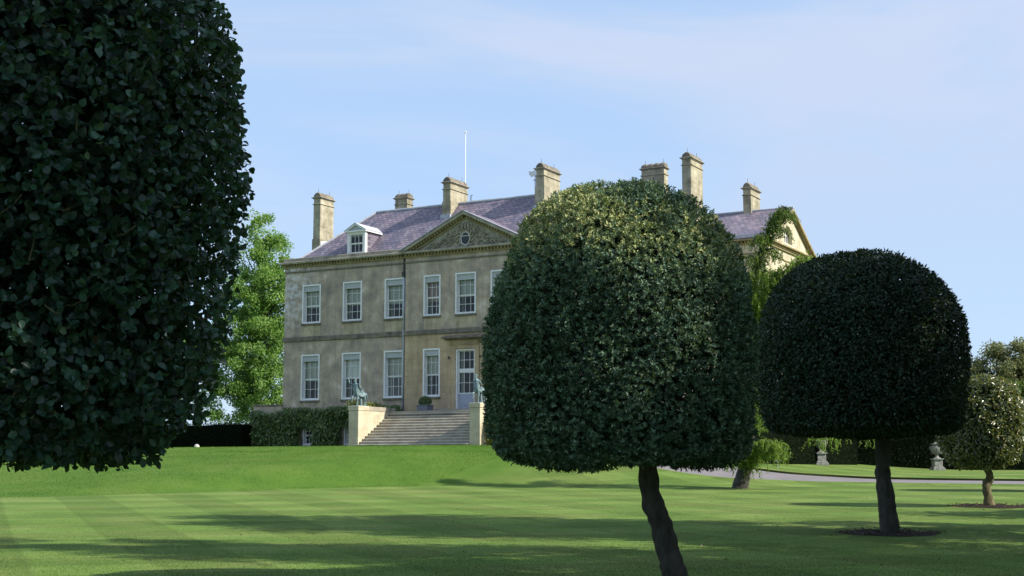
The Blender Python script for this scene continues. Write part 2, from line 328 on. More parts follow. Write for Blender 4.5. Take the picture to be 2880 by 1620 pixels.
# ------------------------------------------------------------------ foliage engine
def unit(a): return a / np.maximum(np.linalg.norm(a, axis=-1, keepdims=True), 1e-9)
T_RHOMB = (np.array([(0, 0, 0), (-.5, .45, .10), (0, 1, -.05), (.5, .45, .10)]), [(0, 1, 2), (0, 2, 3)])
T_LEAF = (np.array([(0, 0, 0), (-.34, .18, .05), (-.5, .48, .09), (-.33, .80, .05), (0, 1.0, -.10), (.33, .80, .05), (.5, .48, .09), (.34, .18, .05), (0, .5, 0.0)]),
          [(0, 1, 8), (1, 2, 8), (2, 3, 8), (3, 4, 8), (4, 5, 8), (5, 6, 8), (6, 7, 8), (7, 0, 8)])
T_HOLLY = (np.array([(0, 0, 0), (-.30, .14, .06), (-.36, .26, .05), (-.52, .40, .12), (-.42, .56, .07), (-.40, .74, .10), (-.20, .85, .02), (0, 1.0, -.12),
           (.20, .85, .02), (.40, .74, .10), (.42, .56, .07), (.52, .40, .12), (.36, .26, .05), (.30, .14, .06), (0, .3, 0), (0, .65, -.01)]),
          [(0, 1, 14), (1, 2, 14), (2, 3, 14), (3, 4, 15, 14), (4, 5, 15), (5, 6, 15), (6, 7, 15), (7, 8, 15), (8, 9, 15), (9, 10, 15), (10, 11, 14, 15), (11, 12, 14), (12, 13, 14), (13, 0, 14)])
def leaves(name, pos, direc, nrm, length, width, mat, parent=None, tmpl=T_RHOMB, rnd=None, loc=(0, 0, 0)):
    n = len(pos); d = unit(direc); s = unit(np.cross(d, nrm)); nn = np.cross(s, d)
    tv, tf = tmpl; k = len(tv); length = np.broadcast_to(length, n); width = np.broadcast_to(width, n)
    curl = RNG.uniform(.4, 1.8, n)
    V = (pos[:, None] + s[:, None] * (tv[None, :, 0, None] * width[:, None, None]) + d[:, None] * (tv[None, :, 1, None] * length[:, None, None])
         + nn[:, None] * (tv[None, :, 2, None] * (length * curl)[:, None, None])).reshape(-1, 3)
    lens = np.array([len(f) for f in tf]); flat = np.concatenate([np.array(f) for f in tf])
    loops = (flat[None] + (np.arange(n) * k)[:, None]).reshape(-1); nf = len(tf) * n; ls = np.tile(lens, n); st = np.concatenate([[0], np.cumsum(ls)[:-1]])
    me = bpy.data.meshes.new(name); me.vertices.add(len(V)); me.vertices.foreach_set('co', V.astype(np.float32).ravel())
    me.loops.add(len(loops)); me.loops.foreach_set('vertex_index', loops.astype(np.int32))
    me.polygons.add(nf); me.polygons.foreach_set('loop_start', st.astype(np.int32)); me.polygons.foreach_set('loop_total', ls.astype(np.int32))
    me.update(calc_edges=True)
    if rnd is None: rnd = RNG.random(n)
    a = me.attributes.new('rnd', 'FLOAT', 'POINT'); a.data.foreach_set('value', np.repeat(rnd, k).astype(np.float32))
    return link(name, me, mat, parent, loc)
def rdir(n): return unit(RNG.normal(size=(n, 3)))
def profile_pts(prof, n, lump=.05, seed=0.0):
    """points and outward normals on a body of revolution; prof = list of (radius, height) bottom to top"""
    p = np.array(prof, float); seg = np.hypot(np.diff(p[:, 0]), np.diff(p[:, 1])); area = seg * (p[1:, 0] + p[:-1, 0]) / 2 + 1e-6
    i = RNG.choice(len(seg), n, p=area / area.sum()); t = RNG.random(n)
    r0, r1 = p[i, 0], p[i + 1, 0]; t = np.where(RNG.random(n) < np.maximum(r0, r1) / (r0 + r1 + 1e-6) - .5, np.where(r1 > r0, np.sqrt(t), 1 - np.sqrt(t)), t)
    r = r0 + (r1 - r0) * t; z = p[i, 1] + (p[i + 1, 1] - p[i, 1]) * t; a = RNG.random(n) * 2 * math.pi
    dr = (p[i + 1, 0] - p[i, 0]) / np.maximum(seg[i], 1e-6); dz = (p[i + 1, 1] - p[i, 1]) / np.maximum(seg[i], 1e-6)
    nr = np.stack([np.cos(a) * dz, np.sin(a) * dz, -dr], 1)
    lmp = lump * (np.sin(a * 3 + seed) * np.sin(z * 2.1 + seed * 2) + .6 * np.sin(a * 7 + z * 3.7 + seed) + .5 * np.sin(a * 13 - z * 6.1))
    q = np.stack([np.cos(a) * r, np.sin(a) * r, z], 1) + nr * lmp[:, None]
    return q, nr
def trunk(name, pts, rad, mat, parent, seg=14):
    fine, fr = [], []
    pts = [Vector(p) for p in pts]
    for i in range(len(pts) - 1):
        for s_ in range(5):
            t = s_ / 5; p0 = pts[max(i - 1, 0)]; p1 = pts[i]; p2 = pts[i + 1]; p3 = pts[min(i + 2, len(pts) - 1)]
            fine.append(.5 * ((2 * p1) + (p2 - p0) * t + (2 * p0 - 5 * p1 + 4 * p2 - p3) * t * t + (3 * p1 - p0 - 3 * p2 + p3) * t ** 3)); fr.append(rad[i] * (1 - t) + rad[i + 1] * t)
    fine.append(pts[-1]); fr.append(rad[-1])
    if seg >= 14:                                         # close trunks: more rings, ridged bark
        f2, r2 = [], []
        for a, b, ra, rb_ in zip(fine[:-1], fine[1:], fr[:-1], fr[1:]):
            for q in range(4): f2.append(a.lerp(b, q / 4)); r2.append(ra + (rb_ - ra) * q / 4)
        fine, fr, seg = f2 + [fine[-1]], r2 + [fr[-1]], 40
    mb = MB(); mb.tube(fine, fr, seg); kk = min(1, rad[0] * 6); o = []
    for v in mb.v:
        v = Vector(v); w2 = Vector((v.x * 16, v.y * 16, v.z * 3.2)); d = mnoise.noise_vector(v * 4.5) * .035 * kk
        if seg == 40: c_ = min(fine, key=lambda p: abs(p.z - v.z)); n_ = v - c_; d += n_.normalized() * (abs(mnoise.noise(w2)) - .25) * .045 * kk
        o.append(tuple(v + d))
    mb.v = o
    return mb.build(name, mat, parent, smooth=True)

# ------------------------------------------------------------------ SETTING: lawn, drive
def axis(lo, hi, f0, f1, fine, grow=1.35):
    a = list(np.arange(f0, f1 + 1e-6, fine)); s_ = fine
    while a[-1] < hi: s_ *= grow; a.append(min(a[-1] + s_, hi))
    s_ = fine
    while a[0] > lo: s_ *= grow; a.insert(0, max(a[0] - s_, lo))
    return np.array(a)
gx = axis(-900, 900, -34, 42, .5); gy = axis(-300, 1600, 14, 98, .5)
X, Y = np.meshgrid(gx, gy); Z = ground(X, Y)
nx, ny = len(gx), len(gy); V = np.stack([X, Y, Z], -1).reshape(-1, 3)
idx = np.arange(nx * ny).reshape(ny, nx); F = np.stack([idx[:-1, :-1], idx[:-1, 1:], idx[1:, 1:], idx[1:, :-1]], -1).reshape(-1, 4)
me = bpy.data.meshes.new('lawn'); me.from_pydata(V.tolist(), [], F.tolist()); me.polygons.foreach_set('use_smooth', [True] * len(me.polygons))
u_, v_ = uv(X, Y); vf_ = np.interp(u_, _fu, _fv); lg = smooth((vf_ - v_ + .6) / 1.6) * smooth((v_ - VC + 1.2) / 1.2) * (1 - smooth((u_ - 8) / 10))
a_ = me.attributes.new('long_grass', 'FLOAT', 'POINT'); a_.data.foreach_set('value', lg.astype(np.float32).ravel())
tag(link('lawn', me, M['lawn']), kind='structure')

# blades standing proud of the mown turf and on the rougher bank
def blades(x, y, h, w_, lg):
    n = len(x); z = ground(x, y) - .004; a = RNG.random(n) * 6.283; tilt = RNG.normal(size=(n, 2)) * .45
    hh = h * RNG.uniform(.5, 1.3, n); s_ = np.stack([np.cos(a), np.sin(a), np.zeros(n)], 1) * np.broadcast_to(w_, n)[:, None]; b0 = np.stack([x, y, z], 1)
    V_ = np.stack([b0 - s_, b0 + s_, b0 + np.stack([tilt[:, 0] * hh, tilt[:, 1] * hh, hh], 1)], 1).reshape(-1, 3)
    return V_, np.repeat(RNG.random(n), 3), np.repeat(lg, 3)
n = 420000; y_ = 15 + 33 * RNG.random(n) ** 1.35; x_ = RNG.uniform(-.40, .41, n) * y_; B1 = blades(x_, y_, np.interp(y_, [15, 30, 48], [.022, .016, .006]), np.interp(y_, [15, 48], [.0045, .008]), np.zeros(n))
n = 150000; u_ = RNG.uniform(-45, 9, n); vf_ = np.interp(u_, _fu, _fv); t_ = RNG.random(n); v_ = VC - .6 + (vf_ - VC + .8) * t_; x_ = P0[0] + EU[0] * u_ + EV[0] * v_; y_ = P0[1] + EU[1] * u_ + EV[1] * v_; kp = (np.abs(x_ / y_) < .42); B2 = blades(x_[kp], y_[kp], .034, .012, np.ones(kp.sum()))
V_, R_, G_ = [np.concatenate(q) for q in zip(B1, B2)]
me = bpy.data.meshes.new('grass'); me.vertices.add(len(V_)); me.vertices.foreach_set('co', V_.astype(np.float32).ravel()); nf = len(V_) // 3
me.loops.add(len(V_)); me.loops.foreach_set('vertex_index', np.arange(len(V_), dtype=np.int32)); me.polygons.add(nf); me.polygons.foreach_set('loop_start', np.arange(nf, dtype=np.int32) * 3); me.polygons.foreach_set('loop_total', np.full(nf, 3, np.int32)); me.update(calc_edges=True)
for nm, dt in (('rnd', R_), ('long_grass', G_)): a_ = me.attributes.new(nm, 'FLOAT', 'POINT'); a_.data.foreach_set('value', dt.astype(np.float32))
tag(link('grass', me, M['blade']), 'fine green grass blades of the mown lawn and bank', 'grass', None, 'stuff')

n = 150; y_ = RNG.uniform(19, 60, n); x_ = RNG.uniform(-.2, .4, n) * y_; q_ = np.stack([x_, y_, ground(x_, y_) + RNG.uniform(.015, .035, n)], 1)
FALLEN = (q_, rdir(n) * np.array([1, 1, .25]), np.array([[0, 0, 1.]]) + rdir(n) * .5, RNG.uniform(.04, .08, n), RNG.uniform(.03, .05, n))

far_px = [(1470, 1127), (1560, 1141), (1660, 1150), (1744, 1160), (1850, 1176), (1974, 1193), (2098, 1201), (2200, 1206), (2330, 1209), (2576, 1212), (2700, 1213)]
near_px = [(1470, 1160), (1560, 1166), (1660, 1182), (1744, 1196), (1843, 1206), (2010, 1213), (2130, 1215), (2200, 1216.5), (2330, 1218.5), (2576, 1221.5), (2700, 1223)]
def densify(pp, k=8):
    o = []
    for a, b in zip(pp[:-1], pp[1:]): o += [a + (b - a) * i / k for i in range(k)]
    o.append(pp[-1]); o = np.array(o); kk = np.hanning(11); kk /= kk.sum()
    return np.stack([np.convolve(np.pad(o[:, j], 5, mode='edge'), kk, 'valid') for j in range(2)], 1)
fe = densify([hit(*p)[:2] for p in far_px]); ne = densify([hit(*p)[:2] for p in near_px])
mb = MB(); NC = 10
for i in range(len(fe)):
    for j in range(NC + 1):
        t = j / NC; q = fe[i] * (1 - t) + ne[i] * t; mb.v.append((q[0], q[1], float(ground(q[0], q[1])) + .025 + .03 * math.sin(math.pi * t)))
for i in range(len(fe) - 1):
    for j in range(NC): a = i * (NC + 1) + j; mb.f.append((a, a + 1, a + NC + 2, a + NC + 1))
tag(mb.build('drive', M['road'], smooth=True), kind='structure')
def verge(e, other, h):
    mb = MB()
    for i in range(len(e)):
        d = e[i] - other[i]; d = d / np.linalg.norm(d)
        for off, hh in ((-.03, -.05), (-.01, h), (.16, h + .01), (.55, -.02)):
            q = e[i] + d * off; mb.v.append((q[0], q[1], float(ground(q[0], q[1])) + hh))
    for i in range(len(e) - 1):
        for j in range(3): a = i * 4 + j; mb.f.append((a, a + 1, a + 5, a + 4))
    o = mb.build('grass_verge', M['lawn']); o.data.materials.append(M['edge'])
    for k, p in enumerate(o.data.polygons): p.material_index = 1 if k % 3 == 0 else 0
    tag(o, kind='structure')
verge(fe, ne, .13); verge(ne, fe, .06)

# ------------------------------------------------------------------ THE HOUSE  (local x = u, y = -v, z = world height - BASE)
BASE = 2.7
RZ = -TH
house = empty('country_house', (P0[0], P0[1], BASE), RZ)
tag(house, 'long weathered stone country house with slate roof, tall chimneys and carved pediment', 'country house')
OFF = (0, 0, -BASE)
HL, HR, CL, CR = -14.05, 14.2, -4.37, 4.47          # ends of the front, ends of the pedimented middle
CV = .13                                            # how far the middle stands forward
WU = [(-12.53, -11.13), (-9.25, -7.85), (-5.98, -4.60)]; WN = (-2.95, -1.80); WM = (-.62, .76)
def mirror(a): return (.1 - a[1], .1 - a[0])
ZU, ZL = (10.93, 13.45), (5.88, 8.83)
def wall_cells(mb, u0, u1, z0, z1, y, holes, depth=.32):
    us = sorted({u0, u1} | {h[0] for h in holes} | {h[1] for h in holes}); zs = sorted({z0, z1} | {h[2] for h in holes} | {h[3] for h in holes})
    for a, b in zip(us[:-1], us[1:]):
        for c, d in zip(zs[:-1], zs[1:]):
            mu, mz = (a + b) / 2, (c + d) / 2
            if any(h[0] < mu < h[1] and h[2] < mz < h[3] for h in holes): continue
            mb.quad((a, y, c), (b, y, c), (b, y, d), (a, y, d))
    for h in holes:
        a, b, c, d = h; e = y + depth
        mb.quad((a, y, c), (a, e, c), (a, e, d), (a, y, d)); mb.quad((b, y, c), (b, e, c), (b, e, d), (b, y, d))
        mb.quad((a, y, c), (b, y, c), (b, e, c), (a, e, c)); mb.quad((a, y, d), (b, y, d), (b, e, d), (a, e, d))
def side_holes(ws): return [(a, b, *ZU) for a, b in ws] + [(a, b, *ZL) for a, b in ws]
BW = [(-12.28, -11.38, 2.95, 4.2), (-8.98, -8.10, 2.95, 4.2)]
ZT = 15.0
EU_D = -18.0                                        # back of the main block (y = 18)
mb = MB()
wall_cells(mb, HL, CL, 2.0, ZT, 0, side_holes(WU) + BW)
WR = [mirror(a) for a in WU]
wall_cells(mb, CR, HR, 2.0, ZT, 0, side_holes(WR))
mb.quad((HL, 0, 2), (HL, 18, 2), (HL, 18, ZT), (HL, 0, ZT)); mb.quad((HR, 0, 2), (HR, 18, 2), (HR, 18, ZT), (HR, 0, ZT)); mb.quad((HL, 18, 2), (HR, 18, 2), (HR, 18, ZT), (HL, 18, ZT))
mb.quad((HL, 4.2, 2), (HR, 4.2, 2), (HR, 4.2, ZT), (HL, 4.2, ZT))       # spine wall inside
mb.quad((HL, 0.02, 9.9), (HR, 0.02, 9.9), (HR, 18, 9.9), (HL, 18, 9.9)); mb.quad((HL, 0.02, 5.05), (HR, 0.02, 5.05), (HR, 18, 5.05), (HL, 18, 5.05))
wall = mb.build('wall', M['stucco'], house, OFF)
wn2 = mirror(WN); DOOR = (-.58, .74, 5.1, 8.74)
mb = MB()
wall_cells(mb, CL, CR, 9.74, ZT, -CV, [(*WN, *ZU), (*WM, *ZU), (*wn2, *ZU)])
mb.quad((CL, -CV, 2), (CL, 0, 2), (CL, 0, ZT), (CL, -CV, ZT)); mb.quad((CR, -CV, 2), (CR, 0, 2), (CR, 0, ZT), (CR, -CV, ZT))
mb.build('upper_middle_wall', M['stucco'], wall)
mb = MB(); wall_cells(mb, CL, CR, 2.0, 9.74, -CV, [(*WN, *ZL), DOOR, (*wn2, *ZL)]); mb.build('lower_middle_wall', M['ashlar'], wall)
# patches of paler new stone under the upper sills
for (a, b), y in [(q, 0) for q in WU + WR] + [(WN, -CV), (WM, -CV), (wn2, -CV)]:
    MB().box(a - .02, b + .02, y - .006, y + .01, 10.09, 10.80).build('apron', M['apron'], wall)

def segs(): return [(HL, CL, 0.0), (CL, CR, -CV), (CR, HR, 0.0)]
def band(z0, z1, proud, ends=True):
    m_ = MB()
    for a, b, y in segs():
        e0 = proud if a in (HL, CL) and y <= 0 and (a == HL or y < 0) else 0; e1 = proud if (b == HR or y < 0) else 0
        m_.box(a - e0, b + e1, y - proud, y + .25, z0, z1)
    m_.box(HL - proud, HL + .2, .25, 18, z0, z1); m_.box(HR - .2, HR + proud, .25, 6.3, z0, z1)
    return m_
band(9.76, 10.06, .09).build('string_course', M['dark_trim'], house, OFF, bevel=.02)
m_ = band(14.36, 14.45, .06); m_.build('architrave', M['dark_trim'], house, OFF)
cor = band(14.93, 15.08, .34).build('cornice', M['trim'], house, OFF, bevel=.03)
m_ = MB()
for a, b, y in segs():
    n = int((b - a) / .235)
    for i in range(n): x = a + (i + .5) * (b - a) / n; m_.box(x - .06, x + .06, y - .19, y + .02, 14.80, 14.93)
m_.build('dentil', M['mould'], cor); m_ = MB()
for i in range(40): yy = .2 + i * .235; m_.box(HL - .19, HL + .02, yy - .06, yy + .06, 14.80, 14.93)
m_.build('dentil', M['mould'], cor)
band(14.70, 14.80, .10).build('bed_moulding', M['mould'], cor)
m_ = MB()
for a, b, c, d, e in ((HL - .1, CL, HL - .12, HL + .2, 18), (CR, HR + .1, HR - .2, HR + .12, 6.3)):
    m_ = MB(); m_.box(a, b, -.12, .25, 15.08, 15.33); m_.box(c, d, .25, e, 15.08, 15.33); m_.build('parapet', M['trim'], house, OFF, bevel=.02)

# roofs
def rz(w_): return 15.1 + .945 * (w_ - .35)
RW = 4.3
def slab(mbx, pts, th=.06):
    n = Vector(pts[1]) - Vector(pts[0]); n = n.cross(Vector(pts[2]) - Vector(pts[0])).normalized()
    if n.z < 0: n = -n
    k = len(mbx.v); m2 = len(pts)
    mbx.v += [tuple(p) for p in pts] + [tuple(Vector(p) - n * th) for p in pts]
    mbx.f.append(tuple(range(k, k + m2))); mbx.f.append(tuple(range(k + 2 * m2 - 1, k + m2 - 1, -1)))
    for i in range(m2): j = (i + 1) % m2; mbx.f.append((k + i, k + j, k + m2 + j, k + m2 + i))
rl, rr = HL + .4, HR - .4; hl, hr = rl + 3.95, rr - 3.95; zr = rz(RW)
m_ = MB()
slab(m_, [(rl, .35, 15.1), (rr, .35, 15.1), (hr, RW, zr), (hl, RW, zr)])
slab(m_, [(rl, .35, 15.1), (hl, RW, zr), (rl, 8.25, 15.1)])
slab(m_, [(rr, .35, 15.1), (rr, 8.25, 15.1), (hr, RW, zr)])
slab(m_, [(rl, 8.25, 15.1), (hl, RW, zr), (hr, RW, zr), (rr, 8.25, 15.1)])
slab(m_, [(rl, 8.25, 15.1), (rr, 8.25, 15.1), (rr - 4, 13.1, 18.6), (rl + 4, 13.1, 18.6)]); slab(m_, [(rl, 17.9, 15.1), (rl + 4, 13.1, 18.6), (rr - 4, 13.1, 18.6), (rr, 17.9, 15.1)])
slab(m_, [(rl, 8.25, 15.1), (rl + 4, 13.1, 18.6), (rl, 17.9, 15.1)]); slab(m_, [(rr, 8.25, 15.1), (rr, 17.9, 15.1), (rr - 4, 13.1, 18.6)])
roof = m_.build('roof', M['slate'], house, OFF)
m_ = MB()
m_.tube([(hl, RW, zr + .02), (hr, RW, zr + .02)], .085, 8)
for a, b in (((rl, .35, 15.14), (hl, RW, zr + .02)), ((rr, .35, 15.14), (hr, RW, zr + .02)), ((rl, 8.25, 15.14), (hl, RW, zr + .02))): m_.tube([a, b], .075, 8)
m_.build('ridge_flashing', M['lead'], roof)
# small lead box and vent seen just over the ridge
m_ = MB(); m_.box(-2.9, -1.3, 5.4, 6.4, 18.0, 19.22); m_.build('roof_hatch', M['lead'], roof, bevel=.03)
m_ = MB(); m_.lathe([(.3, 0), (.3, .12), (.2, .26), (.02, .32)], (-.35, 6.3, 19.05), 16); m_.box(-.38, -.32, 6.27, 6.33, 18.0, 19.1); m_.build('roof_vent', M['chimney'], roof)

# pediment over the middle
PL, PR, PZ0, PA = CL - .30, CR + .30, 15.08, 17.30
PM = (PL + PR) / 2
ped = MB().prism([(PL + .45, 15.08), (PR - .45, 15.08), (PM, PA - .28)], -CV, .1).build('pediment', M['relief'], house, OFF)
sl_ = (PA - PZ0) / (PM - PL)
m_ = MB()
for a, sgn in ((PL, 1), (PR, -1)):
    m_.prism([(a, PZ0), (a + sgn * .40, PZ0), (PM, PA - .20), (PM, PA)], -CV - .36, .15)
m_.build('raking_cornice', M['trim'], ped, bevel=.015)
for a, sgn in ((PL, 1), (PR, -1)):
    n = 24; m_ = MB()
    for i in range(2, n):
        x = a + sgn * (i / n) * (PM - PL); z = PZ0 + sl_ * (i / n) * (PM - PL) - .20; m_.box(x - .06, x + .06, -CV - .20, -CV + .02, z - .13, z + .02)
    m_.build('raking_dentil', M['mould'], ped)
m_ = MB()
for a, sgn in ((PL, 1), (PR, -1)): m_.prism([(a + sgn * .9, PZ0 + .01), (a + sgn * 1.08, PZ0 + .01), (PM, PA - .42), (PM, PA - .335)], -CV - .09, -CV + .05)
m_.build('raking_moulding', M['mould'], ped)
m_ = MB()
slab(m_, [(PL + .02, -CV - .30, PZ0 + .03), (PM, -CV - .30, PA + .03), (PM, 2.7, PA + .03), (PL + .02, .4, PZ0 + .03)], .05); slab(m_, [(PR - .02, -CV - .30, PZ0 + .03), (PM, -CV - .30, PA + .03), (PM, 2.7, PA + .03), (PR - .02, .4, PZ0 + .03)], .05)
m_.build('pediment_roof', M['slate'], ped)
m_ = MB()
for a, sgn in ((PL, 1), (PR, -1)): slab(m_, [(a - sgn * .03, -CV - .40, PZ0 + .055), (PM, -CV - .40, PA + .065), (PM, -CV - .12, PA + .065), (a - sgn * .03, -CV - .12, PZ0 + .055)], .04)
m_.build('lead_capping', M['lead'], ped)
# carved scrollwork
m_ = MB(); yb = -CV - .03
def spiral(cx, cz, r0, turns, dirn, start, thick):
    pts, rad = [], []
    for i in range(26):
        t = i / 25; a = start + dirn * turns * 2 * math.pi * t; r = r0 * (1 - .88 * t); pts.append((cx + r * math.cos(a), yb, cz + r * math.sin(a) * .9)); rad.append(thick * (1 - .55 * t))
    m_.tube(pts, rad, 6)
rr_ = random.Random(3)
for sgn in (-1, 1):
    for k, (dx, dz, r) in enumerate([(.95, .50, .32), (1.5, .40, .30), (2.0, .32, .24), (2.45, .24, .17), (.75, .95, .22), (1.2, .85, .18), (.35, 1.25, .2), (2.8, .17, .10)]):
        spiral(PM + sgn * dx, 15.12 + dz, r, 1.3, sgn * (1 if k % 2 else -1), rr_.uniform(0, 6), .07 if r > .2 else .05)
    for k in range(46):
        dx = rr_.uniform(.45, 3.0); top = (PA - .75) - sl_ * dx - 15.2
        if top < .06: continue
        dz = rr_.uniform(.03, top); a = rr_.uniform(-1.2, 1.2); l = rr_.uniform(.1, .24)
        m_.tube([(PM + sgn * dx, yb, 15.15 + dz), (PM + sgn * (dx + l * .5), yb - .05, 15.15 + dz + l * .5 * math.sin(a)), (PM + sgn * (dx + l), yb, 15.15 + dz + l * math.sin(a) * .5)], [.015, .05, .01], 6)
for k in range(14): a = k / 14 * 6.283; m_.tube([(PM + .42 * math.cos(a), yb, 15.62 + .5 * math.sin(a)), (PM + .56 * math.cos(a + .2), yb - .05, 15.62 + .64 * math.sin(a + .2)), (PM + .66 * math.cos(a + .45), yb, 15.62 + .74 * math.sin(a + .45))], [.05, .06, .02], 6)
for dx in (-.16, 0, .16): m_.tube([(PM + dx, yb, 16.18), (PM + dx * 1.5, yb - .06, 16.4), (PM + dx * .6, yb, 16.62)], [.06, .08, .03], 6)
m_.build('carved_relief', M['relief'], ped, smooth=True)
def ring(mbx, cx, cz, ra, rb, y0, y1, th, seg=28):
    for k in range(seg):
        a, b = 2 * math.pi * k / seg, 2 * math.pi * (k + 1) / seg
        o = [(cx + (ra + d) * math.cos(t), cz + (rb + d) * math.sin(t)) for t in (a, b) for d in (0, th)]
        (i0, o0, i1, o1) = o; n = len(mbx.v)
        mbx.v += [(i0[0], y0, i0[1]), (o0[0], y0, o0[1]), (o1[0], y0, o1[1]), (i1[0], y0, i1[1]), (i0[0], y1, i0[1]), (o0[0], y1, o0[1]), (o1[0], y1, o1[1]), (i1[0], y1, i1[1])]
        mbx.f += [tuple(n + q for q in f) for f in ((0, 1, 2, 3), (1, 5, 6, 2), (0, 3, 7, 4))]
m_ = MB(); ring(m_, PM, 15.62, .285, .375, -CV - .05, -CV + .02, .04); oc = m_.build('round_window', M['white'], house, OFF)
m_ = MB(); ring(m_, PM, 15.62, .33, .42, -CV - .10, -CV + .02, .09); m_.build('stone_surround', M['relief'], oc)
m_ = MB(); k = [(PM + .29 * math.cos(t), -CV - .012, 15.62 + .38 * math.sin(t)) for t in np.linspace(0, 2 * math.pi, 29)[:-1]]; m_.quad(*k); m_.build('dark_backing', M['dark'], oc)
m_ = MB(); m_.quad(*[(p[0], -CV - .03, p[2]) for p in k]); m_.build('pane', M['glass'], oc)
m_ = MB(); m_.box(PM - .28, PM + .28, -CV - .05, -CV - .035, 15.76, 15.79); m_.build('glazing_bar', M['white'], oc)

# sash windows
def sash(u0, u1, z0, z1, y, parent, blind=.5, blind_mat='blind', cols=3, low=False, sill=True, pelmet=.36, curtain=True, dep=.26, rows=2, flat=False):
    fr = MB(); t = .075
    fr.box(u0, u0 + .045, y - .035, y + dep + .06, z0, z1); fr.box(u1 - .045, u1, y - .035, y + dep + .06, z0, z1)
    fr.box(u0 + .045, u1 - .045, y - .035, y + dep + .06, z1 - .045, z1); fr.box(u0 + .045, u1 - .045, y - .02, y + dep + .06, z0, z0 + .10)
    fr.box(u0 - .05, u0, y - .03, y + .02, z0, z1 + .05); fr.box(u1, u1 + .05, y - .03, y + .02, z0, z1 + .05); fr.box(u0, u1, y - .03, y + .02, z1, z1 + .05)
    w_ = fr.build('sash_window', M['white'], parent, OFF if parent is house else (0, 0, 0))
    if flat: w_ = parent
    a, b, c, d = u0 + .045, u1 - .045, z0 + .10, z1 - .045; mid = (c + d) / 2 - (pelmet * .35); s_ = MB(); ys = y + dep
    for (q0, q1, yy) in ((c, mid, ys + .02), (mid, d, ys - .01)):
        s_.box(a, a + .05, yy, yy + .04, q0, q1); s_.box(b - .05, b, yy, yy + .04, q0, q1)
        s_.box(a + .05, b - .05, yy, yy + .04, q0, q0 + .05); s_.box(a + .05, b - .05, yy, yy + .04, q1 - .045, q1)
        for i in range(1, cols): x = a + .05 + (b - a - .1) * i / cols; s_.box(x - .013, x + .013, yy + .005, yy + .035, q0 + .05, q1 - .045)
        for i in range(1, rows): zz = q0 + (q1 - q0) * i / rows; s_.box(a + .05, b - .05, yy + .008, yy + .032, zz - .013, zz + .013)
    s_.build('sash_bars', M['white'], w_)
    g_ = MB(); g_.quad((a, ys + .045, c), (b, ys + .045, c), (b, ys + .045, mid), (a, ys + .045, mid)); g_.quad((a, ys + .015, mid), (b, ys + .015, mid), (b, ys + .015, d), (a, ys + .015, d)); g_.build('pane', M['glass'], w_)
    if pelmet:
        p_ = MB(); p_.box(a, b, y + .05, y + .20, d - pelmet, d); p_.build('blind_box', M['pelmet'], w_, bevel=.01)
    if blind:
        p_ = MB(); p_.box(a + .03, b - .03, ys + .09, ys + .10, d - (d - c) * blind, d); p_.build('blind', M[blind_mat], w_)
    if curtain:
        for sx, wd in ((a + .02, .24), (b - .14, .12)):
            p_ = MB(); n = 9
            pts = [(sx + wd * i / n, ys + .16 + .035 * math.sin(i * 2.1)) for i in range(n + 1)]
            for (x0, y0), (x1, y1) in zip(pts[:-1], pts[1:]): p_.quad((x0, y0, c - .05), (x1, y1, c - .05), (x1, y1, d), (x0, y0, d))
            p_.build('curtain', M['curtain'], w_)
    if sill:
        p_ = MB(); p_.box(u0 - .08, u1 + .08, y - .10, y + .02, z0 - .125, z0 - .003); p_.build('sill', M['dark_trim'], w_, bevel=.01)
    return w_
for i, (a, b) in enumerate(WU + WR):
    sash(a, b, *ZU, 0, house, blind=[.60, .60, .64, .6, .5, .62][i]); sash(a, b, *ZL, 0, house, blind=[.58, .57, .57, .6, .55, .58][i])
sash(*WN, *ZU, -CV, house, blind=.66, blind_mat='blind_pink'); sash(*WM, *ZU, -CV, house, blind=.58); sash(*wn2, *ZU, -CV, house, blind=.6)
sash(*WN, *ZL, -CV, house, blind=.56); sash(*wn2, *ZL, -CV, house, blind=.5)
for (a, b, c, d) in BW: sash(a, b, c, d, 0, house, blind=0, pelmet=0, curtain=False, sill=True, dep=.15)

# garden door and its hooded surround
m_ = MB(); D0, D1, DZ0, DZ1 = DOOR
m_.box(D0 - .03, D0 + .06, -CV - .02, -CV + .25, DZ0, DZ1); m_.box(D1 - .06, D1 + .03, -CV - .02, -CV + .25, DZ0, DZ1); m_.box(D0 + .06, D1 - .06, -CV - .02, -CV + .25, DZ1 - .06, DZ1)
m_.box(D0 + .06, D1 - .06, -CV + .14, -CV + .24, 7.36, 7.50)
door = m_.build('garden_door', M['white'], house, OFF)
m_ = MB(); y0 = -CV + .17
for z0, z1, nr in ((7.50, DZ1 - .06, 2), (6.02, 7.36, 2)):
    a, b = D0 + .06, D1 - .06
    m_.box(a, a + .06, y0, y0 + .05, z0, z1); m_.box(b - .06, b, y0, y0 + .05, z0, z1); m_.box(a + .06, b - .06, y0, y0 + .05, z1 - .06, z1); m_.box(a + .06, b - .06, y0, y0 + .05, z0, z0 + .06)
    for i in (1, 2): x = a + (b - a) * i / 3; m_.box(x - .014, x + .014, y0 + .01, y0 + .04, z0 + .06, z1 - .06)
    zz = (z0 + z1) / 2; m_.box(a + .06, b - .06, y0 + .012, y0 + .038, zz - .014, zz + .014)
m_.build('glazing_bars', M['white'], door)
m_ = MB(); m_.quad((D0 + .06, y0 + .055, 6.02), (D1 - .06, y0 + .055, 6.02), (D1 - .06, y0 + .055, DZ1), (D0 + .06, y0 + .055, DZ1)); m_.build('pane', M['glass'], door)
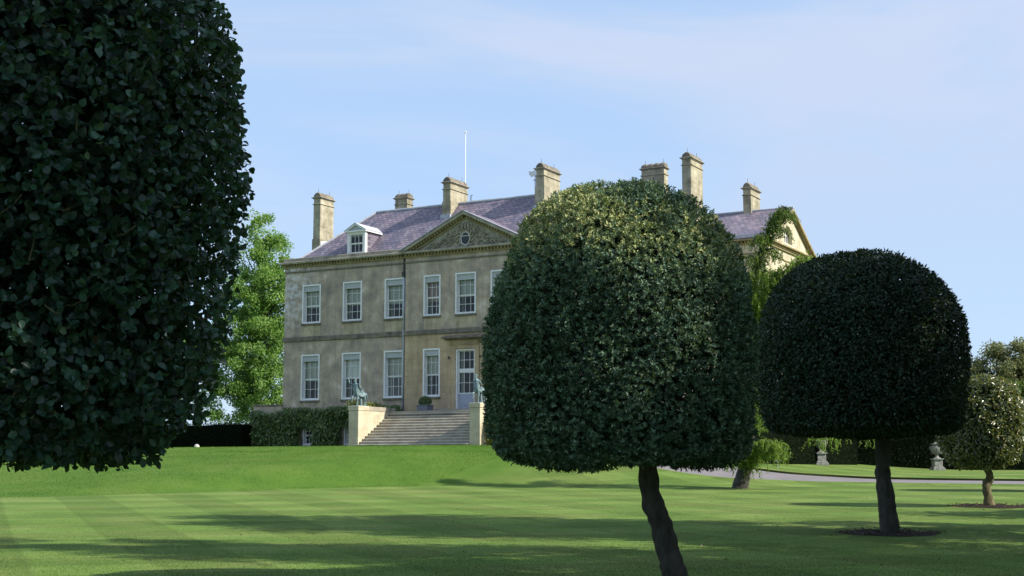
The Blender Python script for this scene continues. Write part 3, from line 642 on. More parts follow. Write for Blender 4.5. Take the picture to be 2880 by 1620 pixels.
m_ = MB(); m_.box(D0 + .06, D1 - .06, y0, y0 + .07, DZ0 + .02, 6.02); m_.box(D0 + .2, D1 - .2, y0 - .012, y0, DZ0 + .2, 5.85); m_.build('door_panel', M['door_paint'], door, bevel=.006)
for sx, wd in ((D0 + .08, .34), (D1 - .25, .17)):
    p_ = MB(); n = 9; pts = [(sx + wd * i / n, y0 + .17 + .035 * math.sin(i * 2.1)) for i in range(n + 1)]
    for (x0, q0), (x1, q1) in zip(pts[:-1], pts[1:]): p_.quad((x0, q0, 5.2), (x1, q1, 5.2), (x1, q1, DZ1), (x0, q0, DZ1))
    p_.build('curtain', M['curtain'], door)
m_ = MB()
for a, b in ((D0 - .33, D0 - .035), (D1 + .035, D1 + .33)): m_.box(a, b, -CV - .09, -CV + .02, 4.9, 8.78)
m_.box(D0 - .33, D1 + .33, -CV - .09, -CV + .02, 8.78, 9.0); m_.box(D0 - .28, D1 + .28, -CV - .14, -CV + .02, 9.0, 9.06)
m_.box(D0 - .25, D1 + .25, -CV - .10, -CV + .02, 9.06, 9.33)
for a, b in ((D0 - .55, D0 - .36), (D1 + .36, D1 + .55)): m_.box(a, b, -CV - .05, -CV + .02, 4.9, 9.33)
sur = m_.build('door_surround', M['ashlar'], house, OFF, bevel=.012)
m_ = MB(); m_.box(D0 - .80, D1 + .80, -CV - .55, -CV + .02, 9.40, 9.50); m_.box(D0 - .66, D1 + .66, -CV - .40, -CV + .02, 9.33, 9.40)
m_.prism_x([(-CV - .55, 9.50), (-CV + .02, 9.50), (-CV + .02, 9.64)], D0 - .80, D1 + .80); m_.build('hood', M['dark_trim'], sur, bevel=.012)
# lantern brackets either side of the door
for x in (D0 - .46, D1 + .46):
    m_ = MB(); m_.tube([(x, -CV - .05, 8.25), (x, -CV - .18, 8.27)], .02, 6); m_.tube([(x, -CV - .18, 8.36), (x, -CV - .18, 8.16)], [.02, .05], 8); m_.build('wall_bracket', M['iron'], sur)
# drainpipe in the corner by the middle
m_ = MB(); m_.tube([(CL - .14, -.09, 13.6), (CL - .14, -.09, 10.1)], .055, 10); m_.tube([(CL - .14, -.13, 10.12), (CL - .14, -.13, 9.72), (CL - .14, -.09, 9.6), (CL - .14, -.09, 4.9)], .05, 10)
dp = m_.build('drainpipe', M['pipe'], house, OFF, smooth=True)
m_ = MB(); m_.box(CL - .24, CL - .03, -.2, 0.0, 13.55, 13.85); m_.tube([(CL - .14, -.1, 13.85), (CL - .14, -.1, 14.72)], .05, 8); m_.build('hopper', M['iron'], dp)
# dormer
dorm = MB(); DU0, DU1, DV = -9.33, -7.92, .42
dorm.box(DU0, DU0 + .16, DV, DV + .25, 15.2, 16.82); dorm.box(DU1 - .16, DU1, DV, DV + .25, 15.2, 16.82); dorm.box(DU0 + .16, DU1 - .16, DV, DV + .25, 16.72, 16.82); dorm.box(DU0 + .16, DU1 - .16, DV, DV + .25, 15.2, 15.36)
dm = dorm.build('dormer', M['white'], house, OFF)
m_ = MB()
for x0, x1 in ((DU0 + .012, DU0 + .06), (DU1 - .06, DU1 - .012)): m_.prism_x([(DV + .25, 15.12), (DV + .25, 16.80), (2.3, 16.80), (2.3, 16.7)], x0, x1)
m_.build('slate_cheek', M['slate'], dm)
m_ = MB(); dmid = (DU0 + DU1) / 2
m_.box(DU0 - .14, DU1 + .14, DV - .14, 2.5, 16.82, 16.92)
m_.prism([(DU0 - .14, 16.92), (DU0 + .04, 16.92), (dmid, 17.27), (dmid, 17.40)], DV - .14, DV + .1); m_.prism([(DU1 + .14, 16.92), (DU1 - .04, 16.92), (dmid, 17.27), (dmid, 17.40)], DV - .14, DV + .1)
m_.build('dormer_pediment', M['white'], dm, bevel=.008)
m_ = MB(); m_.prism([(DU0 + .0, 16.925), (DU1 - .0, 16.925), (dmid, 17.30)], DV - .02, DV + .06); m_.build('tympanum', M['pelmet'], dm)
m_ = MB(); slab(m_, [(DU0 - .17, DV - .17, 16.93), (dmid, DV - .17, 17.43), (dmid, 2.9, 17.43), (DU0 - .17, 2.45, 16.93)], .03); slab(m_, [(DU1 + .17, DV - .17, 16.93), (dmid, DV - .17, 17.43), (dmid, 2.9, 17.43), (DU1 + .17, 2.45, 16.93)], .03); m_.build('dormer_roof', M['lead'], dm)
sash(DU0 + .162, DU1 - .162, 15.362, 16.718, DV + .05, dm, blind=.12, pelmet=0, sill=False, curtain=False, dep=.04, rows=1, flat=True)
m_ = MB(); m_.quad((DU0 + .1, DV + .6, 15.3), (DU1 - .1, DV + .6, 15.3), (DU1 - .1, DV + .6, 16.8), (DU0 + .1, DV + .6, 16.8)); m_.build('dark_interior', M['dark'], dm)

# chimneys: shaft, moulded cap and a scalloped half-round hood
def chimney(u0, u1, v0, v1, zb, ztop, along='v', n=5, zstep=None, mat='chimney'):
    y0, y1 = -v0, -v1; m_ = MB()
    zs = zstep or zb + .6
    m_.box(u0 - .05, u1 + .05, y0 - .05, y1 + .05, zb, zs); m_.box(u0, u1, y0, y1, zs, ztop - .52)
    m_.box(u0 - .06, u1 + .06, y0 - .06, y1 + .06, ztop - .52, ztop - .46); m_.box(u0 + .01, u1 - .01, y0 + .01, y1 - .01, ztop - .46, ztop - .12)
    c_ = m_.build('chimney', M[mat], house, OFF, bevel=.012)
    m_ = MB(); m_.box(u0 - .05, u1 + .05, y0 - .05, y1 + .05, ztop - .12, ztop - .06); m_.box(u0 - .12, u1 + .12, y0 - .12, y1 + .12, ztop - .06, ztop); m_.build('cap', M['trim'], c_, bevel=.012)
    m_ = MB()
    if along == 'v': L0, L1, c0, c1 = y0 - .03, y1 + .03, u0, u1
    else: L0, L1, c0, c1 = u0 - .03, u1 + .03, y0, y1
    rw = (c1 - c0) / 2 - .01; cm = (c0 + c1) / 2; st = 6 * n; sg = 10
    for i in range(st + 1):
        t = i / st; ph = (t * n) % 1 if i < st else 0; k_ = .78 + .22 * math.sqrt(max(0, 1 - (2 * ph - 1) ** 2)) if 0 < i < st else .80
        for j in range(sg + 1):
            a = math.pi * j / sg; q = cm + rw * math.cos(a) * (.96 + .04 * k_); z = ztop + .36 * k_ * math.sin(a); l = L0 + (L1 - L0) * t
            m_.v.append((q, l, z) if along == 'v' else (l, q, z))
    for i in range(st):
        for j in range(sg): b = i * (sg + 1) + j; m_.f.append((b, b + 1, b + sg + 2, b + sg + 1))
    m_.f.append(tuple(range(sg + 1))); e = st * (sg + 1); m_.f.append(tuple(e + j for j in range(sg + 1)))
    m_.build('cowl', M['dark_trim'], c_)
    for f in (.12, .88):
        l = L0 + (L1 - L0) * f; p = (cm, l) if along == 'v' else (l, cm); r_ = MB(); r_.tube([(*p, ztop + .3), (*p, ztop + .62)], .012, 5); r_.build('lightning_rod', M['iron'], c_)
    return c_
chimney(-3.76, -3.18, -3.3, -5.5, 17.2, 20.18, n=6, zstep=18.85)
chimney(3.16, 3.75, -3.3, -5.5, 17.2, 20.38, n=6, zstep=19.2)
chimney(-14.10, -13.52, -3.0, -4.55, 15.0, 20.08, n=4, zstep=17.15)
chimney(-12.05, -10.98, -10.0, -10.75, 16.0, 21.03, along='u', n=3)
chimney(6.63, 8.30, -12.0, -12.65, 16.0, 21.62, along='u', n=4)
chimney(11.19, 11.80, -8.0, -10.05, 14.9, 21.12, n=5)
m_ = MB(); m_.tube([(-3.0, 5.62, 18.6), (-3.0, 5.62, 19.6), (-2.88, 5.62, 19.62)], .03, 6); m_.build('flue_pipe', M['iron'], roof)
# the lead dressing round the middle chimney
m_ = MB(); m_.box(-3.84, -3.10, 3.12, 3.25, 17.55, 17.98); m_.box(3.10, 3.81, 3.12, 3.25, 17.55, 17.98); m_.build('flashing', M['lead'], roof)
m_ = MB(); m_.prism_x([(3.0, 15.1), (3.0, 16.95), (4.5, 17.2), (4.5, 15.1)], -13.46, -13.43); m_.build('flashing', M['white'], roof)

# the gabled wing on the right
GX = 17.1; GY0, GY1 = 6.35, 15.55; GM = (GY0 + GY1) / 2 + .75; GZ, GA = 15.22, 17.80
m_ = MB(); yw0, yw1 = GY0, GY1 + .3
AW = (10.15, 11.75, 15.5, 16.66)                          # arched window in the gable: y0, y1, sill, crown
m_.quad((HR, yw0, 2), (GX, yw0, 2), (GX, yw0, GZ - .2), (HR, yw0, GZ - .2)); m_.quad((HR, yw1, 2), (GX, yw1, 2), (GX, yw1, GZ - .2), (HR, yw1, GZ - .2)); m_.quad((GX, yw0, 2), (GX, yw1, 2), (GX, yw1, GZ - .2), (GX, yw0, GZ - .2))
wing = m_.build('wing', M['lime'], house, OFF)
m_ = MB(); ym = (yw0 + yw1) / 2 + .25
gable = [(yw0 + .2, GZ), (yw1 - .2, GZ), (ym, GA - .25)]
# gable wall with the arched opening cut into it
ac, ar = (AW[0] + AW[1]) / 2, (AW[1] - AW[0]) / 2; spring = AW[3] - ar
arch = [(AW[0], AW[2]), (AW[0], spring)] + [(ac - ar * math.cos(t), spring + ar * math.sin(t)) for t in np.linspace(0, math.pi, 13)[1:-1]] + [(AW[1], spring), (AW[1], AW[2])]
def gz_(y): return GZ + (GA - .25 - GZ) * ((y - gable[0][0]) / (ym - gable[0][0]) if y < ym else (gable[1][0] - y) / (gable[1][0] - ym))
ysl = sorted({gable[0][0], gable[1][0], ym} | {p[0] for p in arch} | set(np.linspace(gable[0][0], gable[1][0], 12)))
def arch_z(y): return spring + math.sqrt(max(0, ar * ar - (y - ac) ** 2))
for a, b in zip(ysl[:-1], ysl[1:]):
    mm = (a + b) / 2
    if AW[0] < mm < AW[1]:
        m_.quad((GX, a, GZ - .2), (GX, b, GZ - .2), (GX, b, AW[2]), (GX, a, AW[2])); m_.quad((GX, a, arch_z(a)), (GX, b, arch_z(b)), (GX, b, max(gz_(b), arch_z(b) + .01)), (GX, a, max(gz_(a), arch_z(a) + .01)))
    else: m_.quad((GX, a, GZ - .2), (GX, b, GZ - .2), (GX, b, max(gz_(b), GZ - .1)), (GX, a, max(gz_(a), GZ - .1)))
for (a, c), (b, d) in zip(arch, arch[1:] + arch[:1]): m_.quad((GX, a, c), (GX, b, d), (GX - .35, b, d), (GX - .35, a, c))
m_.build('gable_wall', M['lime'], wing)
aw = MB()
aw.box(GX - .35, GX - .28, AW[0], AW[0] + .09, AW[2], spring + .2); aw.box(GX - .35, GX - .28, AW[1] - .09, AW[1], AW[2], spring + .2); aw.box(GX - .35, GX - .28, AW[0] + .09, AW[1] - .09, AW[2], AW[2] + .1)
aw.box(GX - .34, GX - .29, AW[0] + .09, AW[1] - .09, 16.08, 16.15)
for i in range(1, 4): yy = AW[0] + (AW[1] - AW[0]) * i / 4; aw.box(GX - .335, GX - .295, yy - .025, yy + .025, AW[2] + .1, arch_z(yy))
awo = aw.build('arched_window', M['white'], house, OFF)
m_ = MB(); m_.quad(*[(GX - .36, a, c) for a, c in arch]); m_.build('pane', M['glass'], awo)
m_ = MB(); m_.quad(*[(GX - .60, a + (.1 if a > ac else -.1), c) for a, c in arch]); m_.build('dark_interior', M['dark'], awo)
m_ = MB()
m_.box(GX - .1, GX + .32, yw0 - .32, yw1 + .32, GZ - .10, GZ); m_.box(HR, GX - .1, yw0 - .32, yw0 + .1, GZ - .10, GZ); m_.box(GX - .1, GX + .12, yw0 - .12, yw1 + .12, GZ - .32, GZ - .22); m_.box(HR, GX - .1, yw0 - .12, yw0 + .1, GZ - .32, GZ - .22)
m_.box(GX - .05, GX + .05, yw0 - .05, yw1 + .05, GZ - .92, GZ - .84); m_.box(HR, GX - .05, yw0 - .05, yw0 + .05, GZ - .92, GZ - .84)
m_.prism_x([(yw0 - .32, GZ + .02), (yw0 + .1, GZ + .02), (ym, GA - .2), (ym, GA)], GX - .1, GX + .30); m_.prism_x([(yw1 + .32, GZ + .02), (yw1 - .1, GZ + .02), (ym, GA - .2), (ym, GA)], GX - .1, GX + .30)
wc = m_.build('wing_cornice', M['mould'], house, OFF, bevel=.012)
for a, sgn in ((yw0 - .32, 1), (yw1 + .32, -1)):
    m_ = MB()
    for i in range(1, 26):
        f = i / 26; yy = a + (ym - a) * f; z = GZ + .02 + (GA - GZ) * f - .2; m_.box(GX - .05, GX + .17, yy - .055, yy + .055, z - .12, z + .01)
    m_.build('dentil', M['mould'], wc)
m_ = MB()
for i in range(int((yw1 - yw0) / .23)): yy = yw0 + i * .23; m_.box(GX - .05, GX + .19, yy - .05, yy + .05, GZ - .22, GZ - .10)
for i in range(int((GX - HR) / .23)): x = HR + .1 + i * .23; m_.box(x - .05, x + .05, yw0 - .19, yw0 + .05, GZ - .22, GZ - .10)
m_.build('dentil', M['mould'], wc)
m_ = MB()
slab(m_, [(10.3, yw0 - .2, GZ + .05), (GX + .26, yw0 - .34, GZ + .05), (GX + .26, ym, GA + .06), (10.3, ym, GA + .06)]); slab(m_, [(10.3, yw1 + .34, GZ + .05), (GX + .26, yw1 + .34, GZ + .05), (GX + .26, ym, GA + .06), (10.3, ym, GA + .06)])
wr = m_.build('wing_roof', M['slate'], house, OFF)
m_ = MB(); m_.tube([(10.3, ym, GA + .09), (GX + .26, ym, GA + .09)], .07, 8); m_.build('ridge_roll', M['lead'], wr); m_ = MB(); m_.box(HR, GX + .2, yw0 - .22, yw0 + .0, GZ + .0, GZ + .26); m_.build('lead_gutter', M['lead'], wr)
chimney(14.12, 14.66, -ym + .25, -ym - 1.5, 16.5, 19.42, n=5)

# flagpole and weather vane on the roof
fp = empty('flagpole', W(-4.86, -8, 16.2), RZ); tag(fp, 'slender white flagpole rising behind the roof ridge, left of centre', 'flagpole')
MB().tube([(0, 0, 0), (0, 0, 8.4)], [.034, .02], 8).build('pole', M['white'], fp, smooth=True); MB().lathe([(.01, 0), (.07, .04), (.07, .1), (.01, .16)], (0, 0, 8.4), 10).build('finial', M['white'], fp)
vn = empty('weather_vane', W(2.47, -4.5, 18.75), RZ); tag(vn, 'small white banner weather vane beside the chimney nearest the large clipped tree', 'weather vane')
MB().tube([(0, 0, 0), (0, 0, 1.95)], .025, 6).build('spindle', M['iron'], vn)
m_ = MB(); m_.prism([(-.06, 1.42), (-.06, 1.78), (-.30, 1.74), (-.34, 1.80), (-.50, 1.74), (-.40, 1.66), (-.48, 1.56), (-.36, 1.50), (-.30, 1.38)], -.01, .01); m_.build('banner', M['white'], vn)
m_ = MB(); m_.tube([(-.16, 0, 1.15), (.16, 0, 1.15)], .015, 5); m_.tube([(0, -.16, 1.15), (0, .16, 1.15)], .015, 5); m_.build('arms', M['iron'], vn)

# ------------------------------------------------------------------ garden stair
ST = empty('garden_stair', W(.08, 6.2, 2.6), RZ); tag(ST, 'wide flight of pale stone steps between two square piers below the garden door', 'steps')
def SO(): return (-.08, 6.2, -2.6)
SU0, SU1 = -3.70, 3.86
m_ = MB(); m2_ = MB()
for i in range(14):
    z = 4.76 - .171 * i; v = 2.58 + .298 * i
    m_.box(SU0, SU1, -v - .30, -v + (.5 if i else .3), z - .171 - (.2 if i == 13 else 0), z - .055); m2_.box(SU0, SU1, -v - .335, -v + (.04 if i else .3), z - .054, z)
sp_ = m_.build('steps', M['step'], ST, SO(), bevel=.004); m2_.build('nosings', M['nosing'], sp_, bevel=.022)
m_ = MB(); m_.box(SU0 - .6, SU1 + .6, -2.88 + .0, -CV - .16, 2.5, 4.90); m_.box(D0 - .9, D1 + .9, -1.2, -CV - .15, 4.90, 5.06); m_.build('landing', M['step'], ST, SO(), bevel=.01)
for a, b in ((SU0 - .70, SU0 - .004), (SU1 + .004, SU1 + .69)):
    m_ = MB(); m_.box(a, b, -6.0, -2.2, 2.3, 4.87); ck = m_.build('cheek_wall', M['lime'], ST, SO(), bevel=.012)
    m_ = MB(); m_.box(a - .03, b + .03, -6.04, -4.9, 4.872, 5.14); m_.build('pier_cap', M['lime'], ck, bevel=.015)
    m_ = MB(); m_.box(a - .03, b + .03, -4.895, -2.15, 4.872, 5.13); m_.build('coping', M['trim'], ck, bevel=.015)

# centaur statues on the piers
def skin_figure(verts, edges, radii, name, mat, parent, root=0, sub=2):
    me = bpy.data.meshes.new(name); me.from_pydata(verts, edges, []); o = bpy.data.objects.new(name, me); COL.objects.link(o)
    sk = o.modifiers.new('s', 'SKIN'); ss = o.modifiers.new('d', 'SUBSURF'); ss.levels = sub; ss.render_levels = sub
    for i, r in enumerate(radii):
        d = me.skin_vertices[0].data[i]; d.radius = (r, r); d.use_root = i == root
    dg = bpy.context.evaluated_depsgraph_get(); m2 = bpy.data.meshes.new_from_object(o.evaluated_get(dg)); bpy.data.objects.remove(o)
    m2.polygons.foreach_set('use_smooth', [True] * len(m2.polygons)); m2.name = name
    m2.materials.clear(); return link(name, m2, mat, parent)
def centaur(loc, rz_, arm_up, label):
    c = empty('centaur_statue', loc, rz_); tag(c, label, 'statue', 'bronze statues on the stair piers')
    # faces -y; y back. heights in metres above the plinth
    v = [(0, .05, .72), (0, -.22, .78), (0, .34, .74), (0, -.30, 1.0), (0, -.31, 1.20), (0, -.32, 1.34), (0, -.34, 1.40), (0, -.36, 1.50), (0, -.36, 1.56)]
    r = [.185, .19, .185, .145, .165, .065, .06, .09, .07]; e = [(0, 1), (0, 2), (1, 3), (3, 4), (4, 5), (5, 6), (6, 7), (7, 8)]
    def chain(start, pts, rr):
        p = start
        for q, r_ in zip(pts, rr): v.append(q); r.append(r_); e.append((p, len(v) - 1)); p = len(v) - 1
    chain(1, [(-.10, -.30, .60), (-.11, -.52, .52), (-.11, -.48, .30), (-.11, -.52, .22)], [.09, .055, .04, .045])      # lifted foreleg
    chain(1, [(.10, -.24, .58), (.10, -.26, .34), (.10, -.25, .10), (.10, -.29, .03)], [.09, .055, .04, .05])
    for s in (-.11, .11):
        dy = .1 if s > 0 else 0
        chain(2, [(s, .42 - dy, .58), (s, .40 - dy, .44), (s, .54 - dy, .32), (s, .50 - dy, .10), (s, .46 - dy, .03)], [.12, .07, .04, .035, .05])
    chain(2, [(0, .52, .78), (0, .62, .62), (0, .64, .36)], [.045, .05, .03])                                   # tail
    if arm_up:
        chain(4, [(-.18, -.34, 1.27), (-.30, -.50, 1.30), (-.33, -.58, 1.54), (-.33, -.60, 1.64)], [.075, .055, .042, .05])
        chain(4, [(.19, -.30, 1.25), (.27, -.14, 1.06), (.19, .04, .96)], [.075, .055, .05])
    else:
        chain(4, [(.18, -.28, 1.24), (.25, -.14, 1.05), (.10, -.10, .90)], [.06, .042, .04]); chain(4, [(-.18, -.28, 1.24), (-.25, -.14, 1.05), (-.08, -.10, .88)], [.06, .042, .04])
    skin_figure(v, e, r, 'body', M['verdigris'], c)
    m_ = MB(); rr = random.Random(5)
    for k in range(26):
        a = rr.uniform(0, 6.28); h = rr.uniform(-.1, 1); s = (.082 * math.cos(a) * math.cos(h), -.345 + .085 * math.sin(a) * math.cos(h), 1.52 + .085 * math.sin(h))
        if s[1] < -.40 and s[2] < 1.56: continue
        m_.lathe([(.004, -.022), (.024, -.008), (.024, .010), (.004, .022)], s, 6)
    for k in range(8): m_.lathe([(.004, -.03), (.026, 0), (.004, .02)], ((k % 4 - 1.5) * .025, -.42, 1.44 - .03 * (k // 4)), 6)
    m_.build('hair', M['verdigris'], c, smooth=True)
    m_ = MB(); m_.box(-.22, .22, -.40, .60, 0, .035); m_.tube([(0, .12, .03), (.02, .10, .35), (0, .08, .66)], [.10, .07, .08], 8); m_.build('plinth', M['verdigris'], c, bevel=.005)
    if arm_up:
        m_ = MB(); m_.prism([(.12, .9), (.20, .95), (.18, .7), (.22, .55), (.14, .52), (.10, .7)], -.1, .22)
        m_.v = [(x, y, z) for x, y, z in m_.v]; m_.build('drapery', M['verdigris'], c, bevel=.02)
    return c
centaur(W(-4.04, 5.45, 5.14), RZ + R(-12), True, 'verdigris bronze centaur with one arm raised, on the left pier of the steps')
c2 = centaur(W(4.20, 5.45, 5.14), RZ + R(-8), False, 'verdigris bronze centaur with hands behind its back, on the right pier of the steps')
# planter with a clipped bush on the landing
pl = empty('planter', W(-1.80, 1.75, 4.90), RZ); tag(pl, 'square grey lead planter standing at the top of the steps', 'planter')
m_ = MB(); m_.box(-.36, .36, -.36, .36, 0, .34); m_.box(-.40, .40, -.40, .40, .34, .40); m_.build('box', M['planter'], pl, bevel=.012)
m_ = MB(); m_.lathe([(.09, -.012), (.06, .012)], (0, 0, 0), 12); m_.v = [(x, -.368 + z * .6, .18 + y) for x, y, z in m_.v]; m_.build('boss', M['planter'], pl)
def dome_plant(name, loc, label, cat, rad, hgt, n, mat, ll=.07, ww=.03, z0=0.0, up=.6, group=None, stem=True):
    r = empty(name, loc); tag(r, label, cat, group)
    q, nr = profile_pts([(.02, z0), (rad * .8, z0 + .05 * hgt), (rad, z0 + .4 * hgt), (rad * .8, z0 + .75 * hgt), (rad * .4, z0 + .95 * hgt), (.02, z0 + hgt)], n, .06 * rad)
    q -= nr * (RNG.exponential(.12, n) * rad)[:, None]
    leaves('leaves', q, nr * .7 + rdir(n) * .7 + np.array([0, 0, up]), rdir(n) + nr, RNG.uniform(.7, 1.3, n) * ll, RNG.uniform(.7, 1.3, n) * ww, mat, r)
    if stem: trunk('stem', [(0, 0, -.02), (.01, 0, z0 + hgt * .3), (0, .01, z0 + hgt * .6)], [.035, .03, .015], M['bark'], r, 8)
    return r
dome_plant('clipped_bush', W(-1.80, 1.75, 5.28), 'small round green bush growing in the grey lead planter', 'bush', .40, .52, 2600, M['ilex'], .075, .03)

# ------------------------------------------------------------------ planting against the house
def in_house(u, v, z): p = W(0, 0, 0); return P0[None] * np.array([1, 1, 0]) + EU[None] * u[:, None] + EV[None] * v[:, None] + np.array([0, 0, 1.])[None] * z[:, None]
n = 15000; u = RNG.uniform(-16.3, -4.45, n); z = 2.7 + RNG.random(n) ** .9 * 2.75; v = .12 + RNG.beta(1.6, 2.2, n) * .75 + .1 * np.sin(u * 2.3) + .1 * np.sin(z * 3 + u)
top = 5.42 + .10 * np.sin(u * 1.9) + .08 * np.sin(u * 5.1) - .25 * (u < -13.9); keep = z < top
for a, b, c, d in BW: keep &= ~((u > a - .12) & (u < b + .10) & (z < d - .05 + .1 * np.sin(u * 9)))
u, v, z = u[keep], np.maximum(v[keep], .10), z[keep]; n = len(u)
cp = empty('climbing_plant', W(-9.5, .3, 2.7)); tag(cp, 'dense dark leafy climber covering the basement wall left of the steps', 'climbing plant')
q = in_house(u, v, z) - np.array(cp.location)
leaves('leaves', q, EV[None] * .6 + rdir(n) * .55 + np.array([0, 0, -.65]), EV[None] * 1.0 + rdir(n) * .55 + np.array([0, 0, .5]), RNG.uniform(.13, .26, n), RNG.uniform(.06, .10, n), M['laurel'], cp, T_LEAF)
m_ = MB()
for k in range(14): uu = -15.6 + k * .8 + random.uniform(-.2, .2); pts = [W(uu + .1 * math.sin(j * 2.2 + k), .10, 2.6 + j * .35) - np.array(cp.location) for j in range(8)]; m_.tube(pts, [.03 - .003 * j for j in range(8)], 6)
m_.build('stems', M['bark'], cp)
gw = empty('garden_wall', W(-15.2, .1, 2.5), RZ); tag(gw, 'short stone wall with flat coping joining the left corner of the house', 'wall')
MB().box(-1.2, 1.14, -.02, .4, 0, 3.05).build('masonry', M['stucco'], gw, bevel=.01); MB().box(-1.25, 1.14, -.06, .45, 3.05, 3.17).build('coping', M['dark_trim'], gw, bevel=.01)
for i, (uu, vv, zz, lab) in enumerate([(-4.75, 5.0, 4.95, 'yellow green shoots showing over the coping right behind the arm raising statue'), (-4.7, 3.9, 4.92, 'yellow green shoots over the middle of the left stair coping'), (-4.7, 2.9, 4.95, 'low green shoots over the back end of the left stair coping')]):
    n = 240; sp = empty('leafy_shoots', W(uu, vv, 2.7)); tag(sp, lab, 'plant', 'shoots behind the stair coping')
    a = RNG.normal(size=(n, 3)) * np.array([.20, .20, .16]) + np.array([0, 0, zz - 2.7 + .18]); leaves('leaves', a, rdir(n) * .6 + np.array([0, 0, 1.0]), rdir(n), RNG.uniform(.10, .20, n), RNG.uniform(.04, .07, n), M['shoot'], sp, T_LEAF)
    m_ = MB()
    for k in range(6): m_.tube([(0, 0, 0), (random.uniform(-.1, .1), random.uniform(-.1, .1), 1.3), (random.uniform(-.25, .25), random.uniform(-.25, .25), zz - 2.7 + .2)], [.02, .015, .008], 5)
    m_.build('stems', M['bark'], sp)
dome_plant('flowering_shrub', W(5.0, 4.9, 2.65), 'yellow green shrub in sun beside the right pier, half behind the large clipped tree', 'shrub', .75, 2.25, 3600, M['shoot'], .16, .06)

# ------------------------------------------------------------------ hedges, finial, urns, label
def hedge(name, p0, p1, thick, h, label, n, mat, ll=.09, zoff=0.0, group=None):
    p0 = np.array(p0[:2]); p1 = np.array(p1[:2]); L_ = np.linalg.norm(p1 - p0); d = (p1 - p0) / L_; nn_ = np.array([-d[1], d[0]]); c = (p0 + p1) / 2; zb = float(ground(*c)) - .1 + zoff
    r = empty(name, (c[0], c[1], zb), math.atan2(d[1], d[0])); tag(r, label, 'hedge', group)
    nseg = max(6, int(L_ / .6)); m_ = MB()
    for i in range(nseg + 1):
        x = -L_ / 2 + L_ * i / nseg; gz = float(ground(c[0] + d[0] * x, c[1] + d[1] * x)) - zb - .1 + zoff; k = 1 + .02 * math.sin(x * 1.3) + .015 * math.sin(x * 3.1)
        for yy, zz in ((-thick / 2, gz), (-thick / 2 * .98, gz + h * .5), (-thick / 2 * .94, gz + h * .97), (0, gz + h * k), (thick / 2 * .94, gz + h * .97), (thick / 2, gz)): m_.v.append((x, yy * (1 if zz > gz else 1), zz))
    for i in range(nseg):
        for j in range(5): a = i * 6 + j; m_.f.append((a, a + 1, a + 7, a + 6))
    m_.f.append(tuple(range(6))); m_.f.append(tuple(nseg * 6 + j for j in range(6)))
    core = m_.build('twiggy_core', M['yew_core'], r)
    per = 2 * h + thick; s_ = RNG.random(n) * per; x = RNG.uniform(-L_ / 2, L_ / 2, n)
    y = np.where(s_ < h, -thick / 2, np.where(s_ < h + thick, s_ - h - thick / 2, thick / 2)); z = np.where(s_ < h, s_, np.where(s_ < h + thick, h, per - s_))
    nr = np.stack([np.zeros(n), np.where(s_ < h, -1., np.where(s_ < h + thick, 0, 1.)), ((s_ >= h) & (s_ < h + thick)) * 1.], 1)
    gz = ground(c[0] + d[0] * x, c[1] + d[1] * x) - zb - .1 + zoff
    pos = np.stack([x, y, z + gz], 1) + nr * RNG.uniform(-.05, .06, n)[:, None] + RNG.normal(size=(n, 3)) * .02
    leaves('foliage', pos, nr * .7 + rdir(n) * .8 + np.array([0, 0, .25]), nr + rdir(n) * .8, RNG.uniform(.7, 1.4, n) * ll, RNG.uniform(.3, .5, n) * ll, mat, r)
    return r
M['yew_core'] = plain('yew_core_twigs', (.004, .007, .003), .95, .4, 12, .02)
a = W(-16.0, 1.2, 0); b = W(-36, 1.2, 0); hedge('yew_hedge', a, b, 1.2, 1.72, 'low dark clipped hedge on the terrace left of the house', 9000, M['yew'], .10, group=None)
h0 = hit(1880, 1176.5); h1 = hit(2700, 1183.5)
HB0 = at(1840, 1180, 93); HB1 = at(2900, 1180, 93)
hedge('yew_hedge', (HB0[0], 94.2), (HB1[0] + 6, 94.2), 2.0, 3.4, 'tall dark clipped hedge behind the urns on the right', 26000, M['yew'], .14)
h0 = at(1790, 1180, 76.5); h1 = at(2130, 1180, 92)
hedge('yew_hedge', h0, h1, 1.5, 4.0, 'dark clipped hedge in front of the gabled wing, behind the plant sign', 9000, M['yew'], .14)
bp = W(-15.0, 6.9, 0); bp = at(495, 1121, bp[1]); bz = float(ground(bp[0], bp[1]))
st_ = empty('stone_ball', (bp[0], bp[1], bz)); tag(st_, 'pale stone ball finial showing over the grass bank before the low hedge', 'finial')
MB().lathe([(.02, -.10)] + [(.17 * math.cos(a), .06 + .17 * math.sin(a)) for a in np.linspace(-1.4, 1.5, 14)] + [(.005, .235)], seg=20).build('ball', M['marble'], st_, smooth=True); MB().lathe([(.14, -.2), (.14, -.12), (.08, -.10)], seg=16).build('foot', M['marble'], st_)
